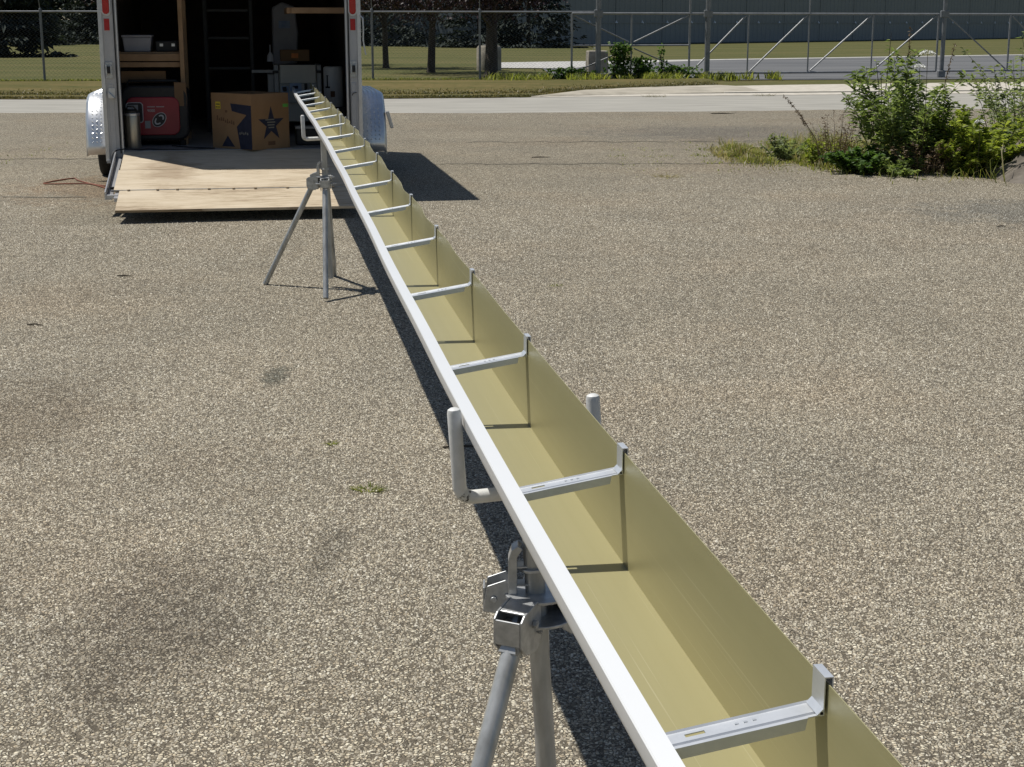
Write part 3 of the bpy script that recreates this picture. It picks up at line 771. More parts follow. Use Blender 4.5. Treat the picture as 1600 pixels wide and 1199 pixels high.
jamb(U0, U0 + 0.15, 'left'); jamb(U1 - 0.13, U1, 'right')

# fenders, tandem
def fender(ua, ub, outer):
    prof = [(1.50, 0.27), (1.505, 0.36), (1.53, 0.48), (1.58, 0.60), (1.66, 0.71), (1.76, 0.79), (1.88, 0.84), (2.0, 0.86), (3.3, 0.86), (3.42, 0.84), (3.54, 0.79), (3.64, 0.71), (3.72, 0.60), (3.77, 0.48), (3.8, 0.36), (3.8, 0.27)]
    mb = MB()
    vs = []; n = len(prof)
    c = 0.02
    # cross-section with folded edges: slight chamfer at the outer side, then a skirt
    for y, z in prof:
        cy = 2.65
        k = 1 - c / 0.7
        yi, zi = cy + (y - cy) * (1 - 0.02), z - 0.018
        if outer == 'left': vs += [(ub, y, z), (ua + 0.03, y, z), (ua, yi, zi)]
        else: vs += [(ua, y, z), (ub - 0.03, y, z), (ub, yi, zi)]
    fs = []
    for i in range(n - 1):
        for k in (0, 1): fs.append((3 * i + k, 3 * i + k + 1, 3 * i + 3 + k + 1, 3 * i + 3 + k))
    mb.add(vs, fs)
    me = mb.mesh('fender', 'alu', True)
    o = link(bpy.data.objects.new('fender', me), trailer)
    m = o.modifiers.new('thick', 'SOLIDIFY'); m.thickness = 0.003; m.offset = 0
    # side skirt with the wheel opening
    xs = ua if outer == 'left' else ub
    sk = MB()
    op = [(1.50, 0.27)] + prof[1:-1] + [(3.8, 0.27)]
    pts = [(2.65 + (y - 2.65) * 0.98, z - 0.018) for y, z in op]
    for i in range(len(pts) - 1):
        (y0, z0), (y1, z1) = pts[i], pts[i + 1]
        w0, w1 = max(0.27, z0 - 0.16), max(0.27, z1 - 0.16)
        sk.add([(xs, y0, z0), (xs, y1, z1), (xs, y1, w1 - .03), (xs, y0, w0 - .03)], [(0, 1, 2, 3)])
    so_ = sk.build('fender_skirt', 'alu', o); mm = so_.modifiers.new('t', 'SOLIDIFY'); mm.thickness = 0.003
    # raised lozenges of the tread plate, too many to pick apart
    lz = MB(); span = abs(ub - ua) - 0.05
    seglen = [0]
    for i in range(n - 1): seglen.append(seglen[-1] + math.dist(prof[i], prof[i + 1]))
    tot = seglen[-1]; pitch = 0.042; rows = int(tot / pitch); cols = int(span / pitch)
    for r_ in range(3, rows):
        sv = r_ * pitch
        i = max(k for k in range(n - 1) if seglen[k] <= sv)
        t = (sv - seglen[i]) / (seglen[i + 1] - seglen[i])
        y = prof[i][0] + t * (prof[i + 1][0] - prof[i][0]); z = prof[i][1] + t * (prof[i + 1][1] - prof[i][1])
        dy, dz = (prof[i + 1][0] - prof[i][0]), (prof[i + 1][1] - prof[i][1]); q = math.hypot(dy, dz); dy /= q; dz /= q
        ny, nz = -dz, dy
        if nz < 0 and abs(nz) > .2: ny, nz = -ny, -nz
        if r_ < rows / 2 and ny > 0.3: ny, nz = -ny, -nz
        for c_ in range(cols):
            uu = (ua + 0.045 if outer == 'left' else ua + 0.015) + (c_ + 0.5) * pitch
            a = math.pi / 4 if (r_ + c_) % 2 else -math.pi / 4
            e1 = (math.cos(a), math.sin(a)); e2 = (-math.sin(a), math.cos(a))
            def q3(p, s_, h): return (uu + p * e1[0] + s_ * e2[0], y + (p * e1[1] + s_ * e2[1]) * dy + h * ny, z + (p * e1[1] + s_ * e2[1]) * dz + h * nz)
            lz.add([q3(-0.018, 0, 0.001), q3(0, 0.0075, 0.001), q3(0.018, 0, 0.001), q3(0, -0.0075, 0.001), q3(0, 0, 0.007)], [(0, 1, 4), (1, 2, 4), (2, 3, 4), (3, 0, 4)])
    l = lz.build('tread_lozenges', 'alu', o, fix=False); l['kind'] = 'stuff'
    return o
fender(-0.29, U0 - 0.002, 'left'); fender(U1 + 0.002, U1 + 0.36, 'right')
fl = MB(); fl.prism([(2.72, 0.66), (2.755, 0.665), (2.80, 0.50), (2.77, 0.49)], lambda a, b, h: (a, h, b), 1.62, 1.66)
fl.build('side_step_flap', 'trim', trailer, bevel=0.004)

def wheel(u, v, s):
    t = empty('wheel'); t.parent = trailer; t.location = (u, v, 0.335)
    prof = [(0.20, -0.095), (0.30, -0.105), (0.325, -0.09), (0.336, -0.06), (0.338, 0.0), (0.336, 0.06), (0.325, 0.09), (0.30, 0.105), (0.20, 0.095)]
    ty = MB().lathe(prof, 40, axis='X').build('tyre', 'rubber', t, True)
    rm = MB().lathe([(0.198, -0.08), (0.198, 0.08)] if s < 0 else [(0.198, -0.08), (0.198, 0.08)], 32, axis='X'); rm.build('rim', 'trim', t, True)
    for k in range(6):
        a = k * math.pi / 3; c = (s * 0.083, 0.09 * math.cos(a), 0.09 * math.sin(a))
        MB().lathe([(0.012, -0.006), (0.012, 0.012)], 8, c, axis='X').build('lug_nut', 'galv', t)
    return t
for v in (2.17, 3.02):
    wheel(-0.115, v, -1); wheel(U1 + 0.15, v, 1)
mb = MB()
for v in (2.17, 3.02): mb.tube([(-0.1, v, 0.335), (U1 + 0.1, v, 0.335)], 0.035, 10)
mb.build('axle', 'blackplastic', trailer)
mb = MB(); mb.tube([(0.4, VL, 0.38), (1.2, VL + 1.2, 0.40)], 0.045, 6).tube([(2.0, VL, 0.38), (1.2, VL + 1.2, 0.40)], 0.045, 6); mb.build('tow_frame', 'blackplastic', trailer)

# ramp door: plywood boards on an aluminium frame, hinged at the sill
rampd = empty('ramp_door'); rampd.parent = trailer
RL = 1.72; zh, ze = ZF + 0.004, 0.095
sl = (zh - ze) / RL
def rz(v): return zh + sl * v          # v negative going out
def rboard(name, u0, u1, v0, v1, dz, th, mat, bev=0.002, parent=None, skew=(0, 0)):
    q = MB()
    c = [(u0, v0), (u1, v0 + skew[0]), (u1, v1 + skew[1]), (u0, v1)]
    q.prism(c, lambda a, b, h: (a, b, rz(b) + h), dz - th, dz)
    o = q.build(name, [mat], parent or rampd, bevel=bev); return o
rboard('ramp_frame', 0.20, 2.18, -1.36, -0.02, -0.022, 0.035, 'trim')
rboard('plywood_board', 0.200, 2.17, -0.615, -0.025, 0.0, 0.018, 'ply')
rboard('plywood_board', 0.188, 2.165, -1.205, -0.618, -0.001, 0.018, 'ply', skew=(0.004, 0.0))
fo = rboard('ramp_flap', 0.235, 2.20, -1.745, -1.212, -0.006, 0.022, 'ply', skew=(0, 0.02))
rboard('flap_edge', 0.240, 2.195, -1.752, -1.746, -0.008, 0.018, 'plyedge', 0.001, fo, skew=(0.02, 0.02))
q = MB(); q.tube([(0.20, -1.209, rz(-1.209) - 0.004), (2.17, -1.209, rz(-1.209) - 0.004)], 0.003, 8); q.build('flap_hinge', 'galvold', rampd)
for k in range(9):
    q = MB(); u = 0.30 + k * 0.215 + 0.03 * math.sin(k * 2.3); q.box((u, -1.232, rz(-1.222) - 0.002), (u + 0.02, -1.190, rz(-1.196) + 0.0015)); q.build('hinge_leaf', 'ply', rampd)
for uu, s in ((0.120, 1), (2.20, -1)):
    q = MB()
    q.prism([(uu, -1.30), (uu + 0.012, -1.30), (uu + 0.012, -0.03), (uu, -0.03)], lambda a, b, h: (a, b, rz(b) + h), -0.055, 0.012)
    q.prism([(uu + 0.0125, -1.30), (uu + 0.060, -1.30), (uu + 0.060, -0.03), (uu + 0.0125, -0.03)], lambda a, b, h: (a, b, rz(b) + h), -0.055, -0.045)
    q.prism([(uu + 0.0125, -1.30), (uu + 0.11, -1.30), (uu + 0.11, -1.285), (uu + 0.0125, -1.285)], lambda a, b, h: (a, b, rz(b) + h), -0.0449, -0.015)
    q.build('side_rail', 'trim', rampd, bevel=0.002)
q = MB(); q.box((0.150, -1.10, rz(-1.1) - 0.03), (0.20, -1.06, rz(-1.06) - 0.016)); q.build('rail_catch', 'blackplastic', rampd)

# things in the trailer are placed in the trailer's own frame
TM = Matrix.Translation(TO) @ Matrix.Rotation(TR, 4, 'Z')
def tp(u, v, z): return TM @ Vector((u, v, z))
def inside(name, u, v, z, label, cat, rz_=0.0, group=None):
    p = tp(u, v, z); return empty(name, p, TR + rz_, label, cat, group)
ZFL = ZF + 0.001

def rrect(x0, z0, x1, z1, r, n=5):
    p = []
    for cx, cz, a0 in ((x1 - r, z1 - r, 0), (x0 + r, z1 - r, 90), (x0 + r, z0 + r, 180), (x1 - r, z0 + r, 270)):
        for k in range(n + 1):
            a = R(a0 + 90 * k / n); p.append((cx + r * math.cos(a), cz + r * math.sin(a)))
    return p
FXZ = lambda a, b, h: (a, h, b)

# red generator
g = inside('generator', 0.455, 0.62, ZFL, 'red and black portable generator standing inside the trailer left of the doorway', 'generator')
q = MB(); q.prism(rrect(-0.31, 0.05, 0.31, 0.56, 0.10), FXZ, -0.03, 0.52); q.build('housing', 'blackplastic', g, bevel=0.02)
q = MB(); q.prism(rrect(-0.265, 0.10, 0.225, 0.455, 0.07), FXZ, -0.050, -0.0305); q.build('front_panel', 'genred', g, bevel=0.008)
q = MB(); q.prism(rrect(-0.262, 0.22, -0.115, 0.40, 0.025), FXZ, -0.0545, -0.0502); cpn = q.build('control_panel', 'blackplastic', g, bevel=0.002)
outer, inner = rrect(-0.266, 0.216, -0.109, 0.408, 0.03), rrect(-0.259, 0.223, -0.116, 0.401, 0.025)
q = MB(); nn = len(outer)
q.add([(a, -0.0562, b) for a, b in outer] + [(a, -0.0562, b) for a, b in inner], [(i, (i + 1) % nn, nn + (i + 1) % nn, nn + i) for i in range(nn)]); q.build('panel_outline', 'badge', cpn)
q = MB(); q.box((-0.25, -0.0575, 0.32), (-0.155, -0.0548, 0.385)); q.build('display', 'gengrey', cpn)
q = MB(); q.box((-0.098, -0.0535, 0.165), (-0.048, -0.0505, 0.235)); q.build('rating_label', 'gengrey', g)
# oval starter badge with its C-shaped mark
def ell(cx, cz, rx, rz__, rot, n=28, a0=0, a1=360):
    p = []
    for k in range(n + (0 if a1 - a0 == 360 else 1)):
        a = R(a0 + (a1 - a0) * k / n); x, z = rx * math.cos(a), rz__ * math.sin(a)
        p.append((cx + x * math.cos(rot) - z * math.sin(rot), cz + x * math.sin(rot) + z * math.cos(rot)))
    return p
bc = (0.035, 0.245); rot = R(48)
q = MB(); q.prism(ell(*bc, 0.077, 0.055, rot), FXZ, -0.0535, -0.0503); bd = q.build('starter_badge', 'badge', g)
q = MB(); q.prism(ell(*bc, 0.071, 0.049, rot), FXZ, -0.0550, -0.0536); q.build('badge_field', 'blackplastic', bd)
for a0, a1 in ((100, 250), (-60, 60)):
    o1 = ell(*bc, 0.055, 0.034, rot, 14, a0, a1); i1 = ell(*bc, 0.040, 0.022, rot, 14, a0, a1)
    q = MB(); k = len(o1); q.add([(a, -0.0558, b) for a, b in o1] + [(a, -0.0558, b) for a, b in i1], [(i, i + 1, k + i + 1, k + i) for i in range(k - 1)]); q.build('badge_arc', 'badge', bd)
text_obj('lettering', '9000', 0.036, 'badge', g, Matrix.Translation((-0.072, -0.0525, 0.318)) @ Matrix.Rotation(R(90), 4, 'X'))
q = MB(); q.box((-0.07, -0.0520, 0.362), (0.0, -0.0508, 0.368)); q.box((0.012, -0.0520, 0.362), (0.085, -0.0508, 0.368)); q.build('brand_strip', 'badge', g)
q = MB(); q.tube([(-0.26, 0.1, 0.55), (-0.24, 0.1, 0.60), (0.2, 0.1, 0.60), (0.24, 0.1, 0.55)], 0.014, 10); q.build('handle', 'blackplastic', g, True)
for a in (-0.24, 0.24):
    for b in (0.02, 0.45): MB().lathe([(0.03, 0), (0.03, 0.051)], 12, (a, b, 0)).build('foot', 'rubber', g)

# steel jug
j = inside('insulated_jug', 0.262, 0.25, ZFL + 0.004, 'brushed steel insulated jug with a black lid beside the left door jamb', 'jug')
MB().lathe([(0.070, 0), (0.073, 0.01), (0.073, 0.285), (0.070, 0.298)], 40).build('body', 'steeljug', j, True)
MB().lathe([(0.0715, 0.299), (0.0715, 0.318), (0.066, 0.324)], 40).build('rim', 'trim', j, True)
MB().lathe([(0.060, 0.3245), (0.060, 0.345), (0.045, 0.355)], 32).build('lid', 'blackplastic', j, True)
q = MB(); q.tube([(0.06, -0.01, 0.33), (0.02, -0.05, 0.385), (-0.03, -0.04, 0.385), (-0.055, 0.0, 0.34)], 0.008, 8); q.build('handle', 'blackplastic', j, True)

# open cardboard box with printed stars
F0 = Vector((1.350, -0.12)); e1 = Vector((0.343, 0.305)); e2 = Vector((-0.365, 0.41))
l1, l2 = e1.length, e2.length; HB = 0.505
bx = inside('cardboard_box', F0.x, F0.y, ZFL, 'open brown cardboard box printed with dark stars in the trailer doorway', 'box', math.atan2(e1.y, e1.x))
def wallp(name, a, b, mat='card'):
    q = MB(); q.box(a, b); return q.build(name, mat, bx)
t = 0.006
fr = wallp('right_panel', (0, 0, 0), (l1, t, HB))
lf = wallp('left_panel', (0, t + .0005, 0), (t, l2, HB))
bk = wallp('back_panel', (t + .0005, l2 - t, 0), (l1, l2, HB), 'cardin'); rt = wallp('far_panel', (l1 - t, t + .0005, 0), (l1, l2 - t - .0005, HB), 'cardin')
wallp('base_panel', (t, t, 0.0005), (l1 - t, l2 - t, 0.006), 'cardin')
q = MB(); q.box((t + .0005, t + .0006, 0.01), (t + .002, l2 - t - .001, HB - .002)); q.box((t + .002, t + .0006, 0.01), (l1 - t - .001, t + .002, HB - .002)); q.build('inner_liner', 'cardin', bx)
def star(c, r1, r2, rot=90):
    return [(c[0] + (r1 if k % 2 == 0 else r2) * math.cos(R(rot + 36 * k)), c[1] + (r1 if k % 2 == 0 else r2) * math.sin(R(rot + 36 * k))) for k in range(10)]
def onright(name, poly, mat, d=0.0010):
    q = MB(); q.add([(a, -d, b) for a, b in poly], [tuple(range(len(poly)))]); return q.build(name, mat, fr)
def onleft(name, poly, mat, d=0.0010):
    q = MB(); q.add([(-d, a, b) for a, b in poly], [tuple(range(len(poly)))]); return q.build(name, mat, lf)
onright('printed_star', star((0.235, 0.225), 0.165, 0.062), 'inkblue')
for k, (a, b) in enumerate(((0.165, 0.275), (0.185, 0.285), (0.19, 0.275), (0.2, 0.27))):
    z = 0.262 - k * 0.024; onright('printed_line', [(a, z), (b, z), (b, z + 0.011), (a, z + 0.011)], 'inkpale', 0.0018)
onright('printed_mark', [(0.19, 0.035), (0.28, 0.035), (0.28, 0.07), (0.19, 0.07)], 'inkbrown')
onright('green_tape', [(0.385, 0.375), (0.45, 0.375), (0.45, 0.405), (0.385, 0.405)], 'green', 0.0016)
# left panel: dark field on the near half cut by a large plain star
onleft('printed_field', [(0.004, 0.40), (0.285, 0.415), (0.265, 0.345), (0.068, 0.315), (0.205, 0.205), (0.165, 0.0035), (0.004, 0.0035)], 'inkblue')
onleft('printed_triangle', [(0.42, 0.02), (0.24, 0.02), (0.335, 0.12)], 'inkblue')
onleft('yellow_sticker', [(0.42, 0.36), (0.49, 0.36), (0.49, 0.425), (0.42, 0.425)], 'yellow', 0.0016)
for a, b, z in ((0.46, 0.485, 0.372), (0.43, 0.45, 0.372), (0.43, 0.48, 0.398)):
    onleft('sticker_print', [(a, z), (b, z), (b, z + 0.009), (a, z + 0.009)], 'inkblue', 0.0022)
rr_ = random.Random(3)
for k in range(9):
    a = 0.235 + 0.028 * k; z = 0.225 + 0.004 * k + rr_.uniform(-.006, .006); h = rr_.uniform(0.018, 0.045)
    onleft('printed_script', [(a, z), (a + 0.021, z), (a + 0.017, z + h), (a + 0.004, z + h)], 'inkbrown')
onleft('printed_dot', [(0.33, 0.33), (0.36, 0.33), (0.36, 0.35), (0.33, 0.35)], 'inkbrown')
for k in range(5):
    z = 0.135 + 0.006 * (k % 2); a = 0.05 + 0.026 * k; onleft('printed_script', [(a, z), (a + 0.018, z), (a + 0.014, z + 0.022), (a + 0.004, z + 0.022)], 'inkpale', 0.0018)

# lumber shelf on the left
sh = inside('lumber_shelf', 0.44, 0.9, ZFL, 'pine lumber shelf with a full-height post at the left of the trailer', 'shelf')
def shb(name, a, b, mat='lumber', bev=0.003):
    q = MB(); q.box(a, b); return q.build(name, mat, sh, bevel=bev)
z = -ZFL
shb('post', (0.262, -0.235, 0), (0.303, -0.145, 1.72))
shb('rail', (-0.345, -0.20, 1.205 + z), (0.2615, -0.162, 1.272 + z)); shb('rail', (-0.345, -0.195, 1.148 + z), (0.2615, -0.157, 1.195 + z))
shb('rail', (-0.345, 0.60, 1.205 + z), (0.2615, 0.64, 1.272 + z)); shb('post', (0.262, 0.60, 0), (0.303, 0.69, 1.72))
for k in range(4): shb('shelf_board', (-0.345, -0.160 + k * 0.19, 1.272 + z), (0.2615, 0.02 + k * 0.19, 1.288 + z))
shb('kick_panel', (-0.30, -0.10, 0.58), (0.12, -0.085, 0.69), 'cardin')
gb = inside('plastic_bin', 0.305, 0.98, 1.289, 'grey plastic bin standing on the lumber shelf', 'bin')
q = MB(); q.prism([(-0.12, 0), (0.12, 0), (0.135, 0.135), (-0.135, 0.135)], FXZ, -0.16, 0.16); q.build('tub', 'greybin', gb, bevel=0.01)
q = MB(); q.box((-0.142, -0.168, 0.1352), (0.142, 0.168, 0.155)); q.build('lid', 'greybin', gb, bevel=0.006)
kc = inside('tool_case', 0.575, 0.98, 1.289, 'small black tool case with bright clasps on the lumber shelf beside the grey bin', 'case')
q = MB(); q.box((-0.10, -0.15, 0), (0.10, 0.15, 0.10)); q.build('case_body', 'blackplastic', kc, bevel=0.008)
for a in (-0.06, 0.05):
    q = MB(); q.box((a, -0.156, 0.05), (a + 0.03, -0.1505, 0.075)); q.build('clasp', 'trim', kc)
cs = inside('cardboard_sheet', 0.69, 0.60, 0.80, 'small flat piece of dull cardboard nailed on the shelf post', 'cardboard', 0.06)
q = MB(); q.box((-0.05, -0.012, -0.01), (0.06, -0.006, 0.21)); q.build('sheet', 'cardin', cs)

# steel rack at the back
rk = inside('storage_rack', 1.14, 2.75, ZFL, 'dark storage rack with four pale shelf edges deep inside the trailer', 'rack')
for a in (-0.24, 0.24):
    for b in (-0.22, 0.22):
        q = MB(); q.box((a - 0.018, b - 0.018, 0), (a + 0.018, b + 0.018, 1.7)); q.build('upright', 'blackplastic', rk)
for z in (0.34, 0.66, 0.975, 1.26):
    q = MB(); q.box((-0.22, -0.20, z), (0.22, 0.20, z + 0.015)); s_ = q.build('shelf', 'darkply', rk)
    q = MB(); q.box((-0.215, -0.236, z - 0.008), (0.215, -0.2005, z + 0.018)); q.build('shelf_edge', 'rackedge', s_)

# plywood shelf top right
ps = inside('plywood_shelf', 1.99, 0.75, 1.655, 'tan plywood shelf fixed high on the right trailer wall', 'shelf')
q = MB(); q.box((-0.235, -0.2, 0.022), (0.335, 0.9, 0.04)); q.build('board', 'lumber', ps)
q = MB(); q.box((-0.235, -0.24, -0.012), (0.335, -0.2005, 0.042)); q.build('front_rail', 'lumber', ps, bevel=0.003)
q = MB(); q.box((-0.275, -0.2, -0.012), (-0.2355, 0.9, 0.042)); q.build('side_rail', 'lumber', ps, bevel=0.003)

# gutter machine
gm = inside('gutter_machine', 1.83, 1.80, ZFL, 'cream gutter forming machine that the far end of the gutter comes out of', 'machine')
def gmb(name, a, b, mat='machine', par=None, bev=0.004):
    q = MB(); q.box(a, b); return q.build(name, mat, par or gm, bevel=bev)
gmb('cabinet', (-0.19, 0.03, 0.14), (0.20, 1.5, 0.66))
fp = gmb('front_panel', (-0.175, -0.01, 0.53), (0.19, 0.0295, 0.715))
lp = gmb('die_plate', (-0.18, -0.004, 0.33), (0.195, 0.0290, 0.528), 'machinegrey')
gmb('side_frame', (-0.235, -0.02, 0.14), (-0.192, 0.5, 0.715), 'machinegrey'); gmb('side_frame', (0.203, -0.02, 0.14), (0.245, 0.5, 0.715), 'machinegrey')
gmb('outer_box', (-0.30, 0.10, 0.30), (-0.237, 0.6, 0.62), 'machinegrey')
gmb('decal', (-0.08, -0.008, 0.45), (0.04, -0.0045, 0.545), 'decal', lp, 0)
gmb('decal', (-0.165, -0.007, 0.36), (-0.09, -0.0045, 0.50), 'decal', lp, 0)
gmb('decal_print', (-0.05, -0.0095, 0.475), (0.005, -0.0082, 0.505), 'inkblue', lp, 0)
gmb('roller_guide', (-0.155, -0.05, 0.455), (-0.115, -0.0045, 0.495), 'blackplastic', lp)
gmb('roller_guide', (0.070, -0.05, 0.42), (0.095, -0.0045, 0.53), 'blackplastic', lp)
gmb('latch', (0.195, -0.045, 0.635), (0.25, -0.021, 0.66), 'blackplastic'); gmb('latch', (-0.25, -0.045, 0.635), (-0.19, -0.021, 0.66), 'blackplastic')
gmb('arm_bar', (-0.46, 0.05, 0.635), (-0.2355, 0.09, 0.665), 'machinegrey')
for a in (-0.19, 0.16):
    for b in (0.05, 1.4): gmb('leg', (a, b, 0.0), (a + 0.05, b + 0.05, 0.1395), 'machinegrey')
wb = inside('white_drum', 2.19, 1.62, 0.72, 'white plastic drum with a black T shaped mark beside the right door jamb', 'drum')
MB().lathe([(0.098, 0), (0.10, 0.01), (0.10, 0.38), (0.095, 0.40), (0.08, 0.405)], 36).build('drum_body', 'whiteplastic', wb, True)
def ondrum(name, th0, th1, z0, z1, mat):
    n = 6; r = 0.1012; vs = []
    for k in range(n + 1):
        a = R(th0 + (th1 - th0) * k / n); vs += [(r * math.sin(a), -r * math.cos(a), z0), (r * math.sin(a), -r * math.cos(a), z1)]
    q = MB(); q.add(vs, [(2 * k, 2 * k + 2, 2 * k + 3, 2 * k + 1) for k in range(n)]); return q.build(name, mat, wb)
ondrum('mark_stem', -45, -36, 0.205, 0.31, 'blackplastic'); ondrum('mark_bar', -58, -24, 0.19, 0.206, 'blackplastic'); ondrum('mark_bar', -49, -32, 0.310, 0.318, 'blackplastic')
ondrum('red_label', -22, 4, 0.10, 0.16, 'inkbrown')
cr = inside('drum_stand', 2.19, 1.62, ZFL, 'dark crate under the white drum', 'crate')
q = MB(); q.box((-0.11, -0.11, 0), (0.11, 0.11, 0.718 - ZFL)); q.build('crate_body', 'blackplastic', cr, bevel=0.006)
bb = inside('carton', 1.82, 2.2, 1.168, 'brown carton with an orange label lying on top of the gutter machine', 'carton')
q = MB(); q.box((-0.15, -0.12, 0), (0.15, 0.12, 0.115)); cb = q.build('carton_body', 'cardin', bb, bevel=0.003)
q = MB(); q.box((-0.035, -0.1225, 0.03), (0.035, -0.1205, 0.08)); q.build('label', 'orange', bb)
yb = inside('yellow_bag', 1.50, 0.95, ZFL, 'yellow sack slumped between the cardboard box and the gutter machine', 'sack')
q = MB(); q.prism([(-0.13, 0), (0.13, 0), (0.15, 0.12), (0.11, 0.28), (0.03, 0.31), (-0.09, 0.27), (-0.145, 0.14)], FXZ, -0.07, 0.09); q.build('sack_body', 'yellow', yb, True, bevel=0.03, seg=3)
tb = inside('tool_box', 1.92, 0.55, ZFL, 'dark grey tool box with a pale stripe under the gutter by the right jamb', 'tool box')
q = MB(); q.box((-0.16, -0.1, 0), (0.16, 0.12, 0.15)); q.build('box_body', 'blackplastic', tb, bevel=0.01)
q = MB(); q.box((-0.165, -0.105, 0.1505), (0.165, 0.125, 0.175)); q.build('box_lid', 'machinegrey', tb, bevel=0.006)
fu = inside('funnel', 1.565, 1.98, 1.168, 'pale plastic funnel standing upside down on the machine', 'funnel')
MB().lathe([(0.038, 0.0), (0.030, 0.06), (0.006, 0.10), (0.005, 0.17)], 20).build('cone', 'paleplastic', fu, True)
cl = inside('work_cloth', 1.74, 2.95, 1.45, 'grey and blue work clothes hanging at the back of the trailer', 'clothes')
q = MB(); q.prism([(-0.14, -0.35), (0.13, -0.33), (0.15, 0.0), (0.12, 0.28), (-0.02, 0.33), (-0.13, 0.27)], FXZ, -0.03, 0.03); q.build('jacket', 'greybin', cl, True, bevel=0.02)
q = MB(); q.box((-0.06, -0.036, 0.05), (0.06, -0.0305, 0.13)); q.build('patch', 'decal', cl)
# power cords on the floor and hanging over the ramp edge
def cord(name, pts, r, mat, label):
    c = [Vector(p) for p in pts]; out = []
    for i in range(len(c) - 1):
        p0, p1, p2, p3 = c[max(i - 1, 0)], c[i], c[i + 1], c[min(i + 2, len(c) - 1)]
        for k in range(6):
            t = k / 6; out.append(0.5 * ((2 * p1) + (-p0 + p2) * t + (2 * p0 - 5 * p1 + 4 * p2 - p3) * t * t + (-p0 + 3 * p1 - 3 * p2 + p3) * t ** 3))
    out.append(c[-1]); o = MB().tube(out, r, 8).build(name, mat, None, True); return tag(o, label, 'cord')
zf = ZFL + 0.006
cord('power_cord', [tp(*p) for p in ((0.60, 0.50, zf), (0.75, 0.30, zf), (1.0, 0.12, zf), (0.85, 0.02, zf + .003), (0.55, 0.05, zf), (0.40, 0.12, zf), (0.34, -0.02, zf + .005), (0.19, -0.03, zf + 0.012), (0.10, -0.10, 0.40), (0.085, -0.2, 0.2), (0.06, -0.28, 0.012))], 0.0055, 'blackplastic', 'black power cord looping over the trailer floor and down beside the ramp')
def gp(x, y, h=0.0): return (x, y, zg(y) + 0.006 + h)
def tg(u, v, h=0.008):
    p = tp(u, v, 0); return (p.x, p.y, zg(p.y) + 0.006 + h)
cord('extension_cord', [tg(*p) for p in ((0.07, 1.2), (-0.05, 0.95), (-0.22, 1.15), (-0.40, 1.55), (-0.46, 1.75), (-0.62, 1.5), (-0.68, 1.25), (-0.30, 1.2), (-0.16, 1.0), (0.02, 0.55))], 0.0065, 'cordor', 'orange extension cord lying on the lot beside the left trailer wheel')

# ------------------------------------------------------------------ foliage helpers
def unit(v): return v / np.maximum(np.linalg.norm(v, axis=1, keepdims=True), 1e-9)
def leaves_arr(C, D, L, W, fold=0.25, g=rng):
    """pointed folded leaves: base C, direction D, length L, width W"""
    n = len(C); D = unit(D); up = unit(np.array([0, 0, 1.0]) + g.normal(0, 0.45, (n, 3)))
    S = unit(np.cross(D, up)); N = np.cross(S, D)
    L = np.broadcast_to(L, (n,))[:, None]; W = np.broadcast_to(W, (n,))[:, None]
    tip = C + D * L - N * L * 0.12
    mid = C + D * L * 0.45
    a = mid + S * W * 0.5 + N * W * fold; b = mid - S * W * 0.5 + N * W * fold
    V = np.stack([C, a, tip, b], 1).reshape(-1, 3)
    k = np.arange(n)[:, None] * 4
    F = np.concatenate([k + np.array([0, 1, 2]), k + np.array([0, 2, 3])], 1).reshape(-1, 3)
    return V, F
def blades_arr(C, D, L, W, bend=0.35, g=rng):
    """grass blades: two-segment bent strips as triangles"""
    n = len(C); D = unit(D); L = np.broadcast_to(L, (n,))[:, None]; W = np.broadcast_to(W, (n,))[:, None]
    a = g.uniform(0, 2 * np.pi, n); S = np.stack([np.cos(a), np.sin(a), np.zeros(n)], 1)
    out = np.stack([-np.sin(a), np.cos(a), np.zeros(n)], 1)
    m = C + D * L * 0.55; t = C + D * L * 0.9 + out * L * bend - np.array([0, 0, 1]) * L * bend * 0.4
    V = np.stack([C - S * W / 2, C + S * W / 2, m - S * W * .35 + out * L * bend * .25, m + S * W * .35 + out * L * bend * .25, t], 1).reshape(-1, 3)
    k = np.arange(n)[:, None] * 5
    F = np.concatenate([k + np.array([0, 1, 3]), k + np.array([0, 3, 2]), k + np.array([2, 3, 4])], 1).reshape(-1, 3)
    return V, F
def merge(parts):
    V = []; F = []; M_ = []; o = 0
    for i, (v, f) in enumerate(parts):
        V.append(v); F.append(f + o); M_.append(np.full(len(f), i)); o += len(v)
    return np.concatenate(V), np.concatenate(F), np.concatenate(M_)
def zgv(y): return np.array([zg(t) for t in y])

# ------------------------------------------------------------------ chain link fence and gate
def fline(x): return 42.6 + 0.1 * x
def gline(x): return 42.6 + 0.23 + 0.30 * (x - 2.3)
FT = 1.82
fence = empty('chain_link_fence', (-9, fline(-9), 0.0), 0, 'tall galvanised chain link fence along the far grass verge behind the trailer', 'fence')
def fpart(mb, name, mat, root, **k): return under(mb.build(name, mat, None, **k), root)
xs = [-20.6, -16.6, -12.35, -8.0, -3.75, -0.87]
for x in xs:
    y = fline(x); q = MB(); q.tube([(x, y, -0.1), (x, y, FT + 0.06)], 0.032, 10); q.lathe([(0.036, 0), (0.036, 0.03), (0.012, 0.06)], 10, (x, y, FT + 0.04))
    q.tube([(x, y, FT + .05), (x, y - 0.12, FT + 0.42)], 0.012, 6)
    fpart(q, 'post', 'fencemetal', fence, smooth=True)
q = MB(); q.tube([(-24, fline(-24), FT), (2.25, fline(2.25), FT)], 0.024, 8); fpart(q, 'top_rail', 'fencemetal', fence, smooth=True)
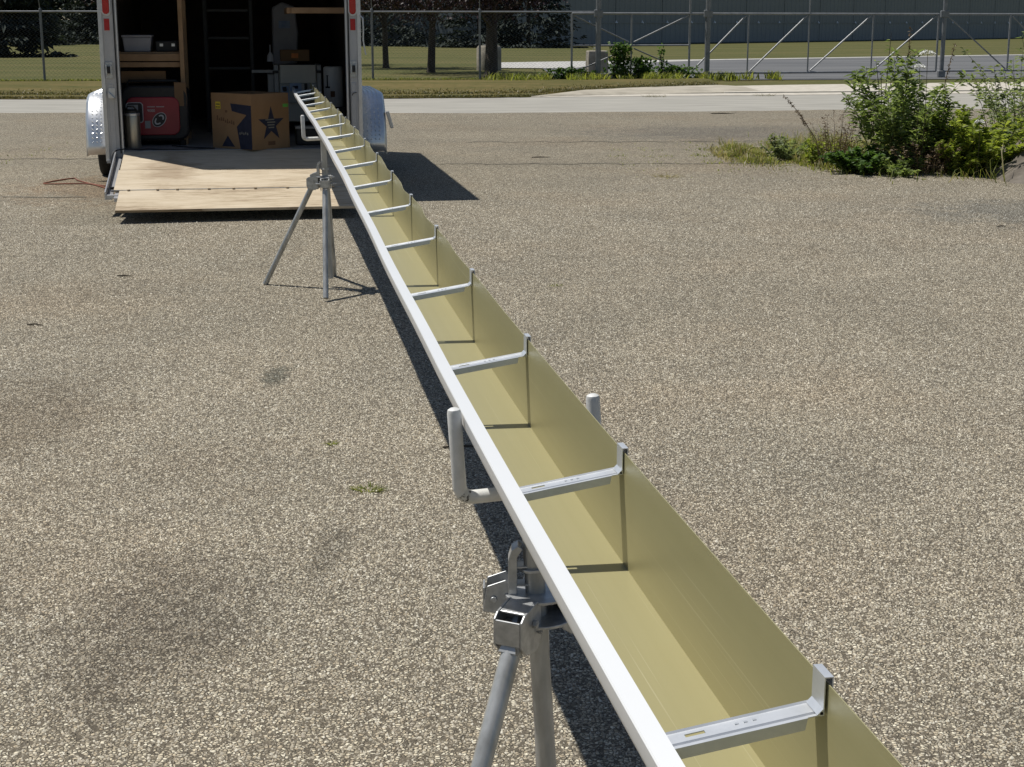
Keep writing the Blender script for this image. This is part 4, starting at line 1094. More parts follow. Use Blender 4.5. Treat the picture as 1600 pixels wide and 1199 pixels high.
# diamonds of woven wire
def chain_mesh(x0, x1, line, z0, z1, p=0.105, r=0.0045):
    nz = int((z1 - z0) / (p * 0.5)); n = int((x1 - x0) / p)
    i = np.arange(n)[:, None]; k = np.arange(nz + 1)[None, :]
    X = x0 + (i + ((k + 0) % 2) * 1.04 - 0.02) * p
    Y = line(0) + (line(1) - line(0)) * X + np.where(k % 2 == 0, 0.004, -0.004)
    Z = z0 + k * (z1 - z0) / nz + 0 * i
    P = np.stack([X, Y, Z], 2)
    ring = np.array([[r, 0, 0], [-r * .5, r * .87, 0], [-r * .5, -r * .87, 0]])
    V = (P[:, :, None, :] + ring[None, None]).reshape(-1, 3)
    base = (np.arange(n)[:, None] * (nz + 1) + np.arange(nz)[None, :]).reshape(-1, 1) * 3
    F = np.concatenate([base + np.array([[a, (a + 1) % 3, 3 + (a + 1) % 3, 3 + a]]) for a in range(3)], 0)
    return V, F
V, F = chain_mesh(-20.6, 2.2, fline, 0.03, FT - 0.03)
o = np_mesh('wire_mesh', V, F, 'fencemetal'); o['kind'] = 'stuff'; under(o, fence)

gate = empty('cantilever_gate', (6.5, gline(6.5), 0.0), 0, 'long grey sliding gate with diagonal braces closing off the driveway', 'gate')
GB, GT = 0.16, FT - 0.04
def gbar(name, a, b, r=0.019, n=8):
    q = MB(); q.tube([a, b], r, n); return fpart(q, name, 'gatebar', gate, smooth=True)
def G(x, z, dy=0.0): return (x, gline(x) + dy, z)
XA = [1.62, 3.27, 4.92, 6.62, 8.42, 10.36, 12.40]
gbar('top_rail', G(1.62, GT), G(12.4, GT), 0.030); gbar('bottom_rail', G(1.62, GB), G(12.4, GB), 0.030)
for i, x in enumerate(XA): gbar('upright', G(x, GB), G(x, 2.7 if i in (2, 4) else GT), 0.030 if i in (0, 2, 6) else 0.022)
gbar('middle_rail', G(1.62, 0.93), G(4.92, 0.93), 0.026)
gbar('brace', G(1.66, GT - .05), G(3.2, 1.02)); gbar('brace', G(3.34, 1.02), G(4.88, GT - .05)); gbar('brace', G(1.66, GB + .05), G(3.2, 0.85)); gbar('brace', G(3.34, 0.85), G(4.88, GB + .05))
for a, b in zip(XA[2:-1], XA[3:]): gbar('brace', G(a + 0.08, GB + 0.05), G(b - 0.08, GT - 0.05), 0.024)
gate2 = empty('swing_gate', (14.6, gline(14.6), 0.0), 0, 'grey gate leaf at the right end of the driveway, its brace sloping the other way', 'gate')
def g2(name, a, b, r=0.022):
    q = MB(); q.tube([a, b], r, 8); return under(q.build(name, 'gatebar', None, True), gate2)
for z in (GB, GT): g2('top_rail' if z > 1 else 'bottom_rail', G(12.62, z), G(18.5, z), 0.030)
for x in (12.62, 14.7, 16.6, 18.5): g2('upright', G(x, GB), G(x, GT), 0.03)
g2('brace', G(12.68, GT - .05), G(14.64, GB + .05)); g2('brace', G(14.76, GT - .05), G(16.54, GB + .05))
def gpost(x, dy, h, r, label):
    t = empty('gate_post', (x, gline(x) + dy, 0.0), 0, label, 'post', 'heavy posts carrying the gates')
    MB().tube([(0, 0, -0.1), (0, 0, h)], r, 14).build('shaft', 'fencemetal', t, True)
    MB().lathe([(r + .006, 0), (r + .006, 0.05), (r * .4, 0.10)], 14, (0, 0, h - .02)).build('cap', 'fencemetal', t, True)
    q = MB(); q.box((-0.12, -0.07, GT - 0.10), (0.12, 0.07, GT + 0.10)); q.build('roller_bracket', 'fencemetal', t, bevel=0.02)
    q = MB(); q.box((-0.10, -0.09, GB - 0.18), (0.10, 0.09, GB + 0.02)); q.build('lower_roller', 'fencemetal', t, bevel=0.02)
gpost(2.34, -0.16, 2.75, 0.075, 'heavy gate post at the end of the chain link mesh beside the climbing weeds')
gpost(5.42, -0.16, 2.75, 0.075, 'heavy gate post in the middle of the gate behind the kerb return')
gpost(12.52, -0.20, 2.75, 0.06, 'tall post where the two gate leaves meet beyond the tall bush')

def block(x, y, w_, d, h, label):
    t = empty('concrete_block', (x, y, -0.03), 0.1, label, 'block', 'concrete blocks beyond the fence')
    q = MB(); q.prism([(-w_, -d), (w_, -d), (w_, d), (-w_, d)], lambda a, b, hh: (a * (1 - 0.06 * (hh > .5)), b, hh * h), 0, 1); q.build('body', 'oldconcrete', t, bevel=0.03)
    q = MB(); q.tube([(-0.12, 0, h - .01), (-0.10, 0, h + 0.08), (0.10, 0, h + 0.08), (0.12, 0, h - .01)], 0.015, 8); q.build('lifting_loop', 'galvold', t, True)
block(2.66, 49.2, 0.32, 0.32, 0.72, 'squat pale concrete block behind the gate next to the gate post')
ub = empty('utility_drum', (-0.78, 53.2, -0.03), 0, 'grey round concrete drum standing behind the thick tree trunk', 'drum')
MB().lathe([(0.42, 0), (0.42, 0.74), (0.36, 0.82)], 24).build('body', 'oldconcrete', ub, True)
MB().lathe([(0.20, 0), (0.20, 0.03)], 20, (0, 0, 0.825)).build('cover', 'galvold', ub, True)

# ------------------------------------------------------------------ building beyond
A = Vector((-4.0, 108.5, -0.05)); Bd = Vector((0.67, 0.742, 0)).normalized(); Nn = Vector((-Bd.y, Bd.x, 0))
bldg = empty('warehouse', A, math.atan2(Bd.y, Bd.x), 'long blue grey metal clad warehouse wall beyond the lawn', 'building')
LEN, HT = 198.0, 9.0
q = MB(); q.box((0, 0.12, -0.1), (LEN, 45, HT)); q.build('core', 'cladjoint', bldg)
def panel_mesh(wd, h):
    mb = MB(); n = max(2, int(wd / 0.6))
    for k in range(n):                     # shallow ribs
        a = wd * k / n; st = wd / n
        mb.add([(a, 0.03, 0), (a + st * .6, 0.03, 0), (a + st * .7, 0, 0), (a + st * .9, 0, 0), (a + st, 0.03, 0),
                (a, 0.03, h), (a + st * .6, 0.03, h), (a + st * .7, 0, h), (a + st * .9, 0, h), (a + st, 0.03, h)], [(i, i + 1, i + 6, i + 5) for i in range(4)])
    return mb
PW = 6.0
lo_m = panel_mesh(PW - 0.06, 1.52).mesh('wall_panel', 'clad2'); up_m = panel_mesh(PW - 0.06, HT - 1.75).mesh('wall_panel', 'clad')
for k in range(int(LEN / PW)):
    for me, z in ((lo_m, 0.08), (up_m, 1.72)):
        o = link(bpy.data.objects.new('wall_panel', me), bldg); o.location = (k * PW + 0.03, 0.05, z)
q = MB(); q.box((0, 0.02, 1.605), (LEN, 0.119, 1.715)); q.build('girt_trim', 'clad', bldg)
q = MB(); q.box((0, 0.03, -0.1), (LEN, 0.119, 0.075)); q.build('base_trim', 'cladjoint', bldg)
q = MB(); q.box((-0.2, -0.15, HT + .002), (LEN + 0.2, 45.2, HT + 0.35)); q.build('roof', 'clad', bldg)
lm = MB().add([(-0.11, 0, 0), (0.11, 0, 0), (0.06, -0.13, 0.0), (-0.06, -0.13, 0), (-0.05, 0, 0.19), (0.05, 0, 0.19)], [(0, 3, 2, 1), (0, 1, 5, 4), (3, 4, 5, 2), (0, 4, 3), (1, 2, 5)]).mesh('wall_lamp', 'lamp')
for k in range(58):
    o = link(bpy.data.objects.new('wall_lamp', lm), bldg); o.location = (1.5 + k * 3.3, 0.018, 1.62)

# ------------------------------------------------------------------ trees
def conifer(name, x, y, h, rad, seed, label, nleaf=5200):
    g = np.random.default_rng(seed)
    t = empty(name, (x, y, -0.03), 0, label, 'tree', 'spruces along the far edge of the lawn')
    MB().tube([(0, 0, 0), (0, 0, h * 0.5), (0, 0, h * .97)], [0.16, 0.10, 0.01], 8).build('trunk', 'bark', t, True)
    Vs = []; 
    nb = int(h * 26)
    zc = (g.uniform(0, 1, nb) ** 1.35) * h * 0.97 + 0.12
    per = max(10, nleaf // nb)
    C = []; D = []
    for z in zc:
        a = g.uniform(0, 2 * np.pi); ln = rad * (1 - z / h) * g.uniform(0.65, 1.12) + 0.15
        d = np.array([math.cos(a), math.sin(a)])
        s = g.uniform(0.15, 1.0, per) ** 0.7
        droop = -0.22 * ln * s + 0.16 * ln * s ** 3
        wd = 0.16 * ln * (1.1 - s * 0.6)
        side = g.normal(0, 1, per) * wd
        p = np.stack([d[0] * ln * s - d[1] * side, d[1] * ln * s + d[0] * side, z + droop + g.normal(0, 0.05, per)], 1)
        C.append(p); D.append(np.stack([d[0] + g.normal(0, .5, per), d[1] + g.normal(0, .5, per), g.normal(-0.25, .3, per)], 1))
    C = np.concatenate(C); D = np.concatenate(D)
    C[:, 2] = np.maximum(C[:, 2], 0.05)
    V, F = leaves_arr(C, D, g.uniform(0.28, 0.55, len(C)), g.uniform(0.12, 0.24, len(C)), g=g)
    np_mesh('crown', V, F, 'spruce', t)
    return t
conifer('spruce_tree', -24.6, 76, 8.5, 3.3, 1, 'nearest dark spruce at the far left behind the fence', 9000)
sp = [(-37.0, 118, 11, 4.0, 'dark spruce left of the trailer standing behind the nearest spruce'), (-32.4, 124, 10.5, 4.2, 'dark spruce on the lawn just left of the trailer roof corner'), (-43, 121, 12, 4.6, 'dark spruce partly covered by the nearest spruce at far left'),
      (-28, 128, 12, 4.8, 'dark spruce hidden mostly by the trailer'), (-23, 126, 12, 4.8, 'dark spruce mostly behind the trailer interior'), (-18, 122, 11.5, 4.8, 'dark spruce mostly behind the right part of the trailer'),
      (-13.4, 118, 11.5, 4.6, 'dark spruce just right of the trailer behind the fence'), (-9.2, 114, 11, 4.4, 'dark spruce behind the leftmost plum trunk'), (-5.4, 112, 11, 4.2, 'dark spruce behind the middle plum trunk'),
      (-2.2, 106, 9.5, 3.3, 'spruce with pale lower boughs left of the thick trunk'), (1.1, 105, 10.5, 3.7, 'dark spruce against the left end of the warehouse wall'),
      (-50, 126, 13, 5, 'large dark spruce at the outer left edge'), (-58, 120, 12, 5, 'dark spruce outside the left edge of the fence view')]
for i, (x, y, h, r_, lb) in enumerate(sp): conifer('spruce_tree', x, y, h, r_, 10 + i, lb, 5200)

g_ = np.random.default_rng(5); n_ = 42000
c_ = np.stack([g_.uniform(-120, 0.5, n_), 138 + g_.normal(0, 1.6, n_), 9.5 * g_.uniform(0, 1, n_)], 1)
c_[:, 2] *= 0.8 + 0.2 * np.sin(c_[:, 0] * 0.7) * np.sin(c_[:, 0] * 0.23 + 1)
V, F = leaves_arr(c_, g_.normal(0, 1, (n_, 3)) + np.array([0, 0, -.4]), g_.uniform(0.6, 1.1, n_), g_.uniform(0.35, 0.6, n_), g=g_)
tag(np_mesh('far_woods', V, F, 'spruce'), kind='stuff')

def plum(x, y, h, tr, seed, label, rad=2.5, crown_z=1.55):
    g = np.random.default_rng(seed); t = empty('plum_tree', (x, y, -0.03), 0, label, 'tree', 'purple leaved trees on the lawn')
    mb = MB(); lean = g.normal(0, 0.05, 2)
    mb.tube([(0, 0, 0), (lean[0] * .2, 0, 0.08), (lean[0], lean[1], 1.0), (lean[0] * 1.6, lean[1] * 1.6, 1.9)], [tr * 1.35, tr * 1.05, tr * 0.9, tr * 0.8], 10)
    mb.build('trunk', 'bark', t, True)
    lb = MB(); tips = []
    for k in range(9):
        a = 2 * math.pi * k / 9 + g.uniform(-.3, .3); el = g.uniform(0.35, 1.1); ln = g.uniform(1.4, 2.3)
        p0 = Vector((lean[0] * 1.5, lean[1] * 1.5, g.uniform(1.4, 1.9))); pts = [p0]; d = Vector((math.cos(a) * math.cos(el), math.sin(a) * math.cos(el), math.sin(el)))
        for s in range(4): pts.append(pts[-1] + d * ln / 4 + Vector(g.normal(0, .07, 3)))
        lb.tube(pts, [tr * .45, tr * .36, tr * .25, tr * .15, tr * .06], 6); tips += pts[2:]
    lb.build('limbs', 'bark', t, True)
    ncl = 150; c = g.normal(0, 1, (ncl, 3)); c = unit(c) * (g.uniform(0, 1, (ncl, 1)) ** 0.4) * np.array([rad, rad, h * .36])
    c[:, 2] += h * 0.36 + crown_z + 0.1
    c = c[c[:, 2] > crown_z]
    tp_ = np.array([list(p) for p in tips]); c = np.concatenate([c, tp_[tp_[:, 2] > crown_z]])
    per = 46
    C = np.repeat(c, per, 0) + g.normal(0, 0.20, (len(c) * per, 3)); D = g.normal(0, 1, C.shape) + np.array([0, 0, -.3])
    V, F = leaves_arr(C, D, g.uniform(0.09, 0.16, len(C)), g.uniform(0.05, 0.09, len(C)), g=g)
    np_mesh('crown', V, F, 'plum', t); return t
plum(-4.5, 56, 4.8, 0.11, 31, 'purple leaved tree with a thin trunk nearest the trailer', 2.6, 1.55)
plum(-2.62, 50.6, 5.0, 0.13, 32, 'purple leaved tree with a straight trunk in the middle of the lawn', 2.7, 1.5)
plum(-0.62, 46.3, 5.4, 0.20, 33, 'purple leaved tree with the thickest trunk close behind the fence', 2.8, 1.60)
plum(-14.4, 60, 5.0, 0.13, 34, 'purple leaved tree left of the trailer with its crown above the fence', 2.6, 1.9)
plum(-8.3, 60.5, 5.0, 0.12, 35, 'purple leaved tree standing behind the trailer', 2.7, 1.6)

# ------------------------------------------------------------------ grass, weeds and bushes
def grass(name, C, hmin, hmax, wmin, wmax, mat, label=None, lean=0.35, kind='stuff'):
    n = len(C); D = np.stack([rng.normal(0, lean, n), rng.normal(0, lean, n), np.ones(n)], 1)
    V, F = blades_arr(C, D, rng.uniform(hmin, hmax, n), rng.uniform(wmin, wmax, n))
    o = np_mesh(name, V, F, mat)
    return tag(o, kind=kind)
def clump_(x): return np.clip(0.55 + 0.35 * np.sin(x * 3.3 + 1.0) + 0.3 * np.sin(x * 8.7) + 0.2 * np.sin(x * 19.1 + 2), 0, 1.25)
# rough edge of the verge and longer tufts under the fence
n = 26000; x = rng.uniform(-20, 5.0, n); y = np.array([edge_far(t) + (0.0 if t < 0.4 else flare(t)) for t in x]) + np.abs(rng.normal(0, 1.6, n)) * rng.uniform(0, 1, n)
z = np.where(y - np.array([edge_far(t) for t in x]) < .6, 0.02, 0.06)
grass('verge_grass', np.stack([x, y, z], 1), 0.02, 0.075, 0.012, 0.03, 'vergeblade')
n = 9000; x = rng.uniform(-20, 2.2, n); y = np.array([fline(t) for t in x]) + rng.normal(0, 0.18, n)
grass('fence_line_grass', np.stack([x, y, np.full(n, 0.0)], 1), 0.03, 0.15, 0.012, 0.03, 'blade')
n = 16000; x = rng.uniform(-1.0, 7.5, n); y = np.array([gline(max(t, 0)) if t > 2.3 else fline(t) for t in x]) - 0.3 + rng.normal(0, 0.45, n)
k = rng.uniform(0, 1, n) < np.clip(0.25 + (x + 1) / 3, 0, 1) * np.where(x > 5.5, 0.35, 1); x, y = x[k], y[k]
k = rng.uniform(0, 1, len(x)) < np.clip(clump_(x) * 1.1 - .25, 0, 1); x, y = x[k], y[k]
grass('gate_weeds', np.stack([x, y, np.full(len(x), 0.0)], 1), 0.05, 0.36, 0.02, 0.045, 'blade')

KC = 1.095
def bush(name, x, y, stems, hmin, hmax, spread, per, L, W, mat, label, seed, z0=None, top_lean=0.25, start=0.15, stemmat='stem', cat='bush', stem_r=0.006, group=None, droop=-0.1, alt=None, px=None):
    g = np.random.default_rng(seed); x, y, hmin, hmax, spread, L, W = (q_ * KC for q_ in (x, y, hmin, hmax, spread, L, W)); z0 = zg(y) if z0 is None else z0
    t = empty(name, (x, y, z0), 0, label, cat, group)
    mb = MB(); C = []; D = []
    for s in range(stems):
        a = g.uniform(0, 2 * np.pi); r_ = spread * math.sqrt(g.uniform(0, 1)); b = Vector((r_ * .55 * math.cos(a), r_ * .55 * math.sin(a), 0.0))
        h = g.uniform(hmin, hmax) * (1 - 0.35 * (r_ / spread) ** 2); ln = Vector((math.cos(a) * r_ * .55 + g.normal(0, top_lean * h * .4), math.sin(a) * r_ * .55 + g.normal(0, top_lean * h * .4), h))
        pts = [b + Vector((ln.x * q * q, ln.y * q * q, ln.z * q)) + Vector((*g.normal(0, 0.012 * h, 2), 0)) * (q > 0) for q in (0, .25, .5, .75, 1)]
        mb.tube(pts, [stem_r, stem_r * .85, stem_r * .7, stem_r * .5, stem_r * .2], 5, caps=False)
        q = g.uniform(start, 1.0, per); i = np.minimum((q * 4).astype(int), 3); f = (q * 4 - i)[:, None]
        P = np.array([list(p) for p in pts]); c = P[i] * (1 - f) + P[i + 1] * f
        an = g.uniform(0, 2 * np.pi, per); d = np.stack([np.cos(an), np.sin(an), g.normal(0.35 + droop, .35, per)], 1)
        # short side twigs carry the leaves away from the stem
        off = g.uniform(0, 0.16, (per, 1)) * h * (1.05 - q[:, None]) * (1 if px is None else px)
        C.append(c + unit(d) * off); D.append(d)
    mb.build('stems', stemmat, t, True)
    C = np.concatenate(C); D = np.concatenate(D); C[:, 2] = np.maximum(C[:, 2], 0.01)
    V, F = leaves_arr(C, D, g.uniform(L * .6, L * 1.25, len(C)), g.uniform(W * .7, W * 1.2, len(C)), g=g)
    np_mesh('foliage', V, F, mat, t)
    return t
bush('tall_bush', 3.78, 15.25, 27, 0.80, 1.30, 0.52, 115, 0.10, 0.028, 'leaf', 'tall leafy green bush at the edge of the lot in front of the driveway', 51, px=0.9, start=0.28)
bush('tall_bush', 3.62, 15.30, 3, 1.25, 1.38, 0.08, 60, 0.05, 0.02, 'leaf', 'single taller dark stem rising out of the tall leafy bush', 52, stem_r=0.010, top_lean=0.1, stemmat='bark', px=.4)
bush('low_plant', 3.45, 14.9, 34, 0.16, 0.28, 0.42, 70, 0.06, 0.045, 'leafdark', 'low bright green plant at the foot of the tall bush', 53, cat='plant', droop=-.15)
bush('yellow_bush', 4.50, 14.95, 46, 0.34, 0.70, 0.55, 110, 0.070, 0.042, 'leafyel', 'yellow green leafy shrub right of the tall bush', 54, cat='shrub')
bush('yellow_bush', 4.30, 14.72, 12, 0.22, 0.36, 0.20, 60, 0.06, 0.040, 'leafyel', 'small bright yellow green shrub in front of the yellow green shrub', 55, cat='shrub')
bush('grey_green_shrub', 4.20, 15.5, 30, 0.4, 0.80, 0.45, 110, 0.05, 0.03, 'leafpale', 'grey green shrub between the tall bush and the yellow shrub', 60, cat='shrub')
bush('sparse_bush', 5.08, 15.6, 18, 0.9, 1.55, 0.6, 75, 0.07, 0.03, 'leafpale', 'sparse tall pale green bush at the right edge above the dirt mound', 56, top_lean=0.4, px=.7)
bush('sparse_bush', 5.55, 16.6, 22, 0.7, 1.35, 0.7, 90, 0.06, 0.03, 'leaf', 'dense green bush at the far right edge behind the sparse bush', 57, top_lean=0.3)
bush('dry_weed', 3.26, 15.5, 26, 0.25, 0.75, 0.30, 46, 0.03, 0.012, 'drystem', 'brown dried weed left of the tall bush', 58, stemmat='drystem', cat='weed', stem_r=0.004)
bush('dry_weed', 5.2, 15.2, 26, 0.2, 0.55, 0.5, 46, 0.035, 0.012, 'drystem', 'brown dried weed at the right edge on the dirt mound', 59, stemmat='drystem', cat='weed', stem_r=0.004)
bush('dry_weed', 3.95, 14.9, 40, 0.18, 0.45, 0.45, 44, 0.034, 0.014, 'drystem', 'low brown dried weed under the front of the tall bush', 64, stemmat='drystem', cat='weed', stem_r=0.004)
bush('ground_weed', 2.86, 16.3, 16, 0.14, 0.30, 0.26, 50, 0.05, 0.026, 'leafpale', 'pale low weed at the left end of the grassy patch', 65, cat='weed')
bush('ground_weed', 3.12, 15.75, 18, 0.16, 0.34, 0.24, 50, 0.05, 0.022, 'leafyel', 'yellowish low weed in the grass left of the brown dried weed', 66, cat='weed')
bush('ground_weed', 3.70, 14.72, 22, 0.10, 0.20, 0.40, 44, 0.05, 0.024, 'leaf', 'low green weeds creeping out in front of the tall bush', 67, cat='weed')
# twiggy leaning stalks
for i, (x, y, dx, h, lb) in enumerate(((3.10, 15.4, -0.42, 0.72, 'bare brown stalk leaning left out of the tall bush'), (3.88, 15.4, 0.02, 1.38, 'thin stalk with seed heads above the white flowers'), (4.2, 15.45, 0.16, 1.22, 'thin leaning stalk right of the white flowers'))):
    x, y, dx, h = x * KC, y * KC, dx * KC, h * KC
    t = empty('weed_stalk', (x, y, zg(y)), 0, lb, 'weed')
    MB().tube([(0, 0, 0), (dx * .2, 0, h * .4), (dx * .6, 0.02, h * .75), (dx, 0.03, h)], [0.006, 0.005, 0.004, 0.002], 6).build('stalk', 'drystem', t, True)
    g = np.random.default_rng(70 + i); q = g.uniform(.6, 1, 60)[:, None]; C = np.concatenate([dx * q ** 1.6, 0.02 * q, h * q], 1); V, F = leaves_arr(C, g.normal(0, 1, (60, 3)), 0.035, 0.014, g=g); np_mesh('seed_heads', V, F, 'drystem', t)
for i, (x, y, h, r_, lb) in enumerate(((3.93, 14.85, 1.13, 0.062, 'flat white flower head at the top of the tall bush'), (3.85, 14.8, 1.0, 0.042, 'smaller white flower head below the top flower'), (4.36, 14.5, 0.50, 0.03, 'small white flower low in the shrubs'), (5.02, 14.6, 0.42, 0.03, 'small white flower above the dirt mound at the right edge'))):
    x, y, h, r_ = x * KC, y * KC, h * KC, r_ * KC
    t = empty('wild_flower', (x, y, zg(y)), 0, lb, 'flower', 'white wild carrot flowers in the weeds')
    MB().tube([(0, 0, 0), (0.01, 0, h * .6), (0, 0, h)], 0.003, 5).build('stem', 'stem', t)
    g = np.random.default_rng(80 + i); n = 130; a = g.uniform(0, 2 * np.pi, n); rr2 = r_ * np.sqrt(g.uniform(0, 1, n)); C = np.stack([rr2 * np.cos(a), rr2 * np.sin(a), h + 0.03 - 0.55 * rr2 ** 2 / r_ + g.normal(0, .005, n)], 1)
    V, F = leaves_arr(C, np.stack([np.cos(a), np.sin(a), 0 * a + .1], 1), 0.022, 0.02, g=g); np_mesh('petals', V, F, 'petal', t)
# tangle of weeds on the right, thinning out to the left
def clump(x, s=1.0):
    return np.clip(0.55 + 0.30 * np.sin(x * 5.3 * s + 1.0) + 0.25 * np.sin(x * 11.7 * s) + 0.2 * np.sin(x * 23.1 * s + 2), 0.15, 1.25)
def weedy(name, n, x0, x1, yc, ys, hm, hx, mat, seed, wmin=.006, wmax=.014):
    g = np.random.default_rng(seed); x = x0 + (x1 - x0) * g.uniform(0, 1, n) ** 0.8; y = yc(x) + g.normal(0, 1, n) * ys(x)
    C = np.stack([x, y, zgv(y)], 1); D = np.stack([g.normal(0, .35, n), g.normal(0, .35, n), np.ones(n)], 1)
    ok_ = ~((x > 4.95) & (y < 16.75)); x, y, C, D = x[ok_], y[ok_], C[ok_], D[ok_]; n = len(x)
    sc = np.interp(x, [x0, x0 + (x1 - x0) * .3, x1], [0.4, 0.95, 1.0]) * clump(x) * clump(y, 1.3)
    V, F = blades_arr(C, D, g.uniform(hm, hx, n) * sc, g.uniform(wmin, wmax, n), 0.45, g)
    return tag(np_mesh(name, V, F, mat), kind='stuff')
yc = lambda x: np.interp(x, [2.4, 3.1, 3.7, 5.0, 6.8], [18.4, 18.4, 18.1, 17.7, 17.5]); yw = lambda x: np.interp(x, [2.4, 3.5, 6.8], [0.5, 0.75, 0.7])
weedy('weedy_grass', 52000, 2.5, 7.0, yc, yw, 0.10, 0.55, 'blade', 90)
weedy('dry_grass', 26000, 2.4, 7.0, yc, yw, 0.10, 0.58, 'dryblade', 91)
weedy('sparse_turf', 2600, 1.1, 3.2, lambda x: 18.3 + 0 * x, lambda x: 0.9 + 0 * x, 0.02, 0.08, 'blade', 92)
weedy('back_weeds', 4200, 3.5, 7.5, lambda x: 18.5 + .2 * x, lambda x: 0.9 + 0 * x, 0.08, 0.40, 'dryblade', 94)
weedy('left_turf', 700, -6.6, -5.0, lambda x: 18.6 + 0 * x, lambda x: 0.9 + 0 * x, 0.015, 0.05, 'blade', 93)
weedy('left_turf', 500, -4.8, -4.1, lambda x: 18.8 + 0 * x, lambda x: 0.3 + 0 * x, 0.02, 0.08, 'blade', 95)
# small weeds in the asphalt
def tuft(x, y, r_, n, seed, label, mat='blade', hh=0.05):
    g = np.random.default_rng(seed); a = g.uniform(0, 2 * np.pi, n); q = r_ * np.sqrt(g.uniform(0, 1, n))
    t = empty('small_weed', (x, y, zg(y) + .006), 0, label, 'weed', 'small weeds growing through the asphalt')
    C = np.stack([q * np.cos(a) * 1.5, q * np.sin(a), 0 * a], 1); D = np.stack([np.cos(a), np.sin(a), g.uniform(.25, .9, n)], 1)
    V, F = blades_arr(C, D, g.uniform(hh * .4, hh, n), 0.005, .4, g); np_mesh('blades', V, F, mat, t)
tuft(-0.55, 5.62, 0.035, 90, 101, 'small green weed in the asphalt to the left of the near cradle')
tuft(-0.76, 6.26, 0.014, 26, 102, 'tiny yellowish weed just above the small green weed')
tuft(0.28, 9.9, 0.03, 40, 103, 'small weed in the asphalt right of the gutter middle', hh=.03)
tuft(1.62, 15.9, 0.10, 90, 104, 'dry tuft on the cracked asphalt left of the weedy patch', 'dryblade', .12)
tuft(3.0, 32.9, 0.16, 120, 105, 'weed tuft growing in the concrete gutter pan', 'vergeblade', .16)
tuft(5.4, 33.4, 0.14, 120, 106, 'weed tuft at the joint of the driveway apron', 'vergeblade', .14)
tuft(8.1, 34.2, 0.14, 120, 107, 'weed tuft in the apron joint behind the tall bush', 'vergeblade', .14)
# vine on the gate
def vine(name, x, z1, wd, n, seed, label):
    g = np.random.default_rng(seed); y = gline(x) - 0.06
    t = empty(name, (x, y, 0), 0, label, 'vine'); mb = MB()
    for k in range(6):
        px_0 = g.uniform(-wd, wd); mb.tube([(px_0, 0, 0), (px_0 * .8 + g.normal(0, .05), -.02, z1 * .4), (px_0 * .7 + g.normal(0, .1), 0, z1 * .8)], [.012, .009, .004], 5)
    mb.build('stems', 'bark', t, True)
    c = np.stack([g.normal(0, wd * .6, n), g.normal(0, .09, n), z1 * g.uniform(0, 1, n) ** 1.1], 1)
    V, F = leaves_arr(c, g.normal(0, 1, (n, 3)) + np.array([0, 0, -.4]), g.uniform(.07, .13, n), g.uniform(.06, .10, n), g=g); np_mesh('foliage', V, F, 'leafdark', t)
vine('gate_vine', 2.95, 1.0, 0.24, 800, 111, 'leafy vine climbing the cantilever gate beside the heavy post')
vine('gate_vine', 3.55, 0.60, 0.30, 520, 112, 'lower vine spreading right along the gate bottom rail')
vine('gate_vine', 4.45, 0.36, 0.55, 620, 113, 'low creeping vine at the gate before the middle post')
vine('gate_vine', 4.12, 0.95, 0.07, 60, 114, 'thin vine runner hanging near the gate middle rail')
vine('gate_vine', 1.55, 0.34, 0.5, 500, 115, 'low weeds massed at the left end of the cantilever gate')

# dirt mound with a branch
V = []; F = []; nx, ny = 44, 26
for j in range(ny + 1):
    for i in range(nx + 1):
        x = 4.92 + 2.6 * i / nx; y = 15.2 + 1.7 * j / ny
        e = min(1, i / 8) * min(1, (nx - i) / 5) * min(1, j / 7) * min(1, (ny - j) / 5)
        k = 0.36 * e ** 0.7 * (0.75 + 0.25 * math.sin(x * 3 + y)) + e * 0.05 * (math.sin(x * 17 + y * 5) * .5 + math.sin(y * 23 - x * 11) * .5) + e * random.uniform(-.015, .015)
        V.append((x, y, zg(y) - 0.004 + k + (0.0 if e > 0 else -.01)))
for j in range(ny):
    for i in range(nx):
        q = j * (nx + 1) + i; F.append((q, q + 1, q + nx + 2, q + nx + 1))
struct(np_mesh('dirt_mound', V, F, 'dirt', smooth=True))
br = empty('broken_branch', (5.50, 15.45, zg(15.45) + 0.16), 0, 'pale broken branch lying on the dirt mound at the right edge', 'branch')
MB().tube([(-0.22, -0.02, -0.02), (-0.12, 0.0, 0.05), (0.05, 0.02, 0.085), (0.3, 0.06, 0.10), (0.6, 0.12, 0.09)], [0.012, 0.018, 0.022, 0.024, 0.02], 8).build('limb', 'wood_old', br, True)
MB().tube([(-0.05, 0.01, 0.06), (-0.1, -0.08, 0.02), (-0.2, -0.14, -0.04)], [0.014, 0.011, 0.006], 6).build('twig', 'wood_old', br, True)
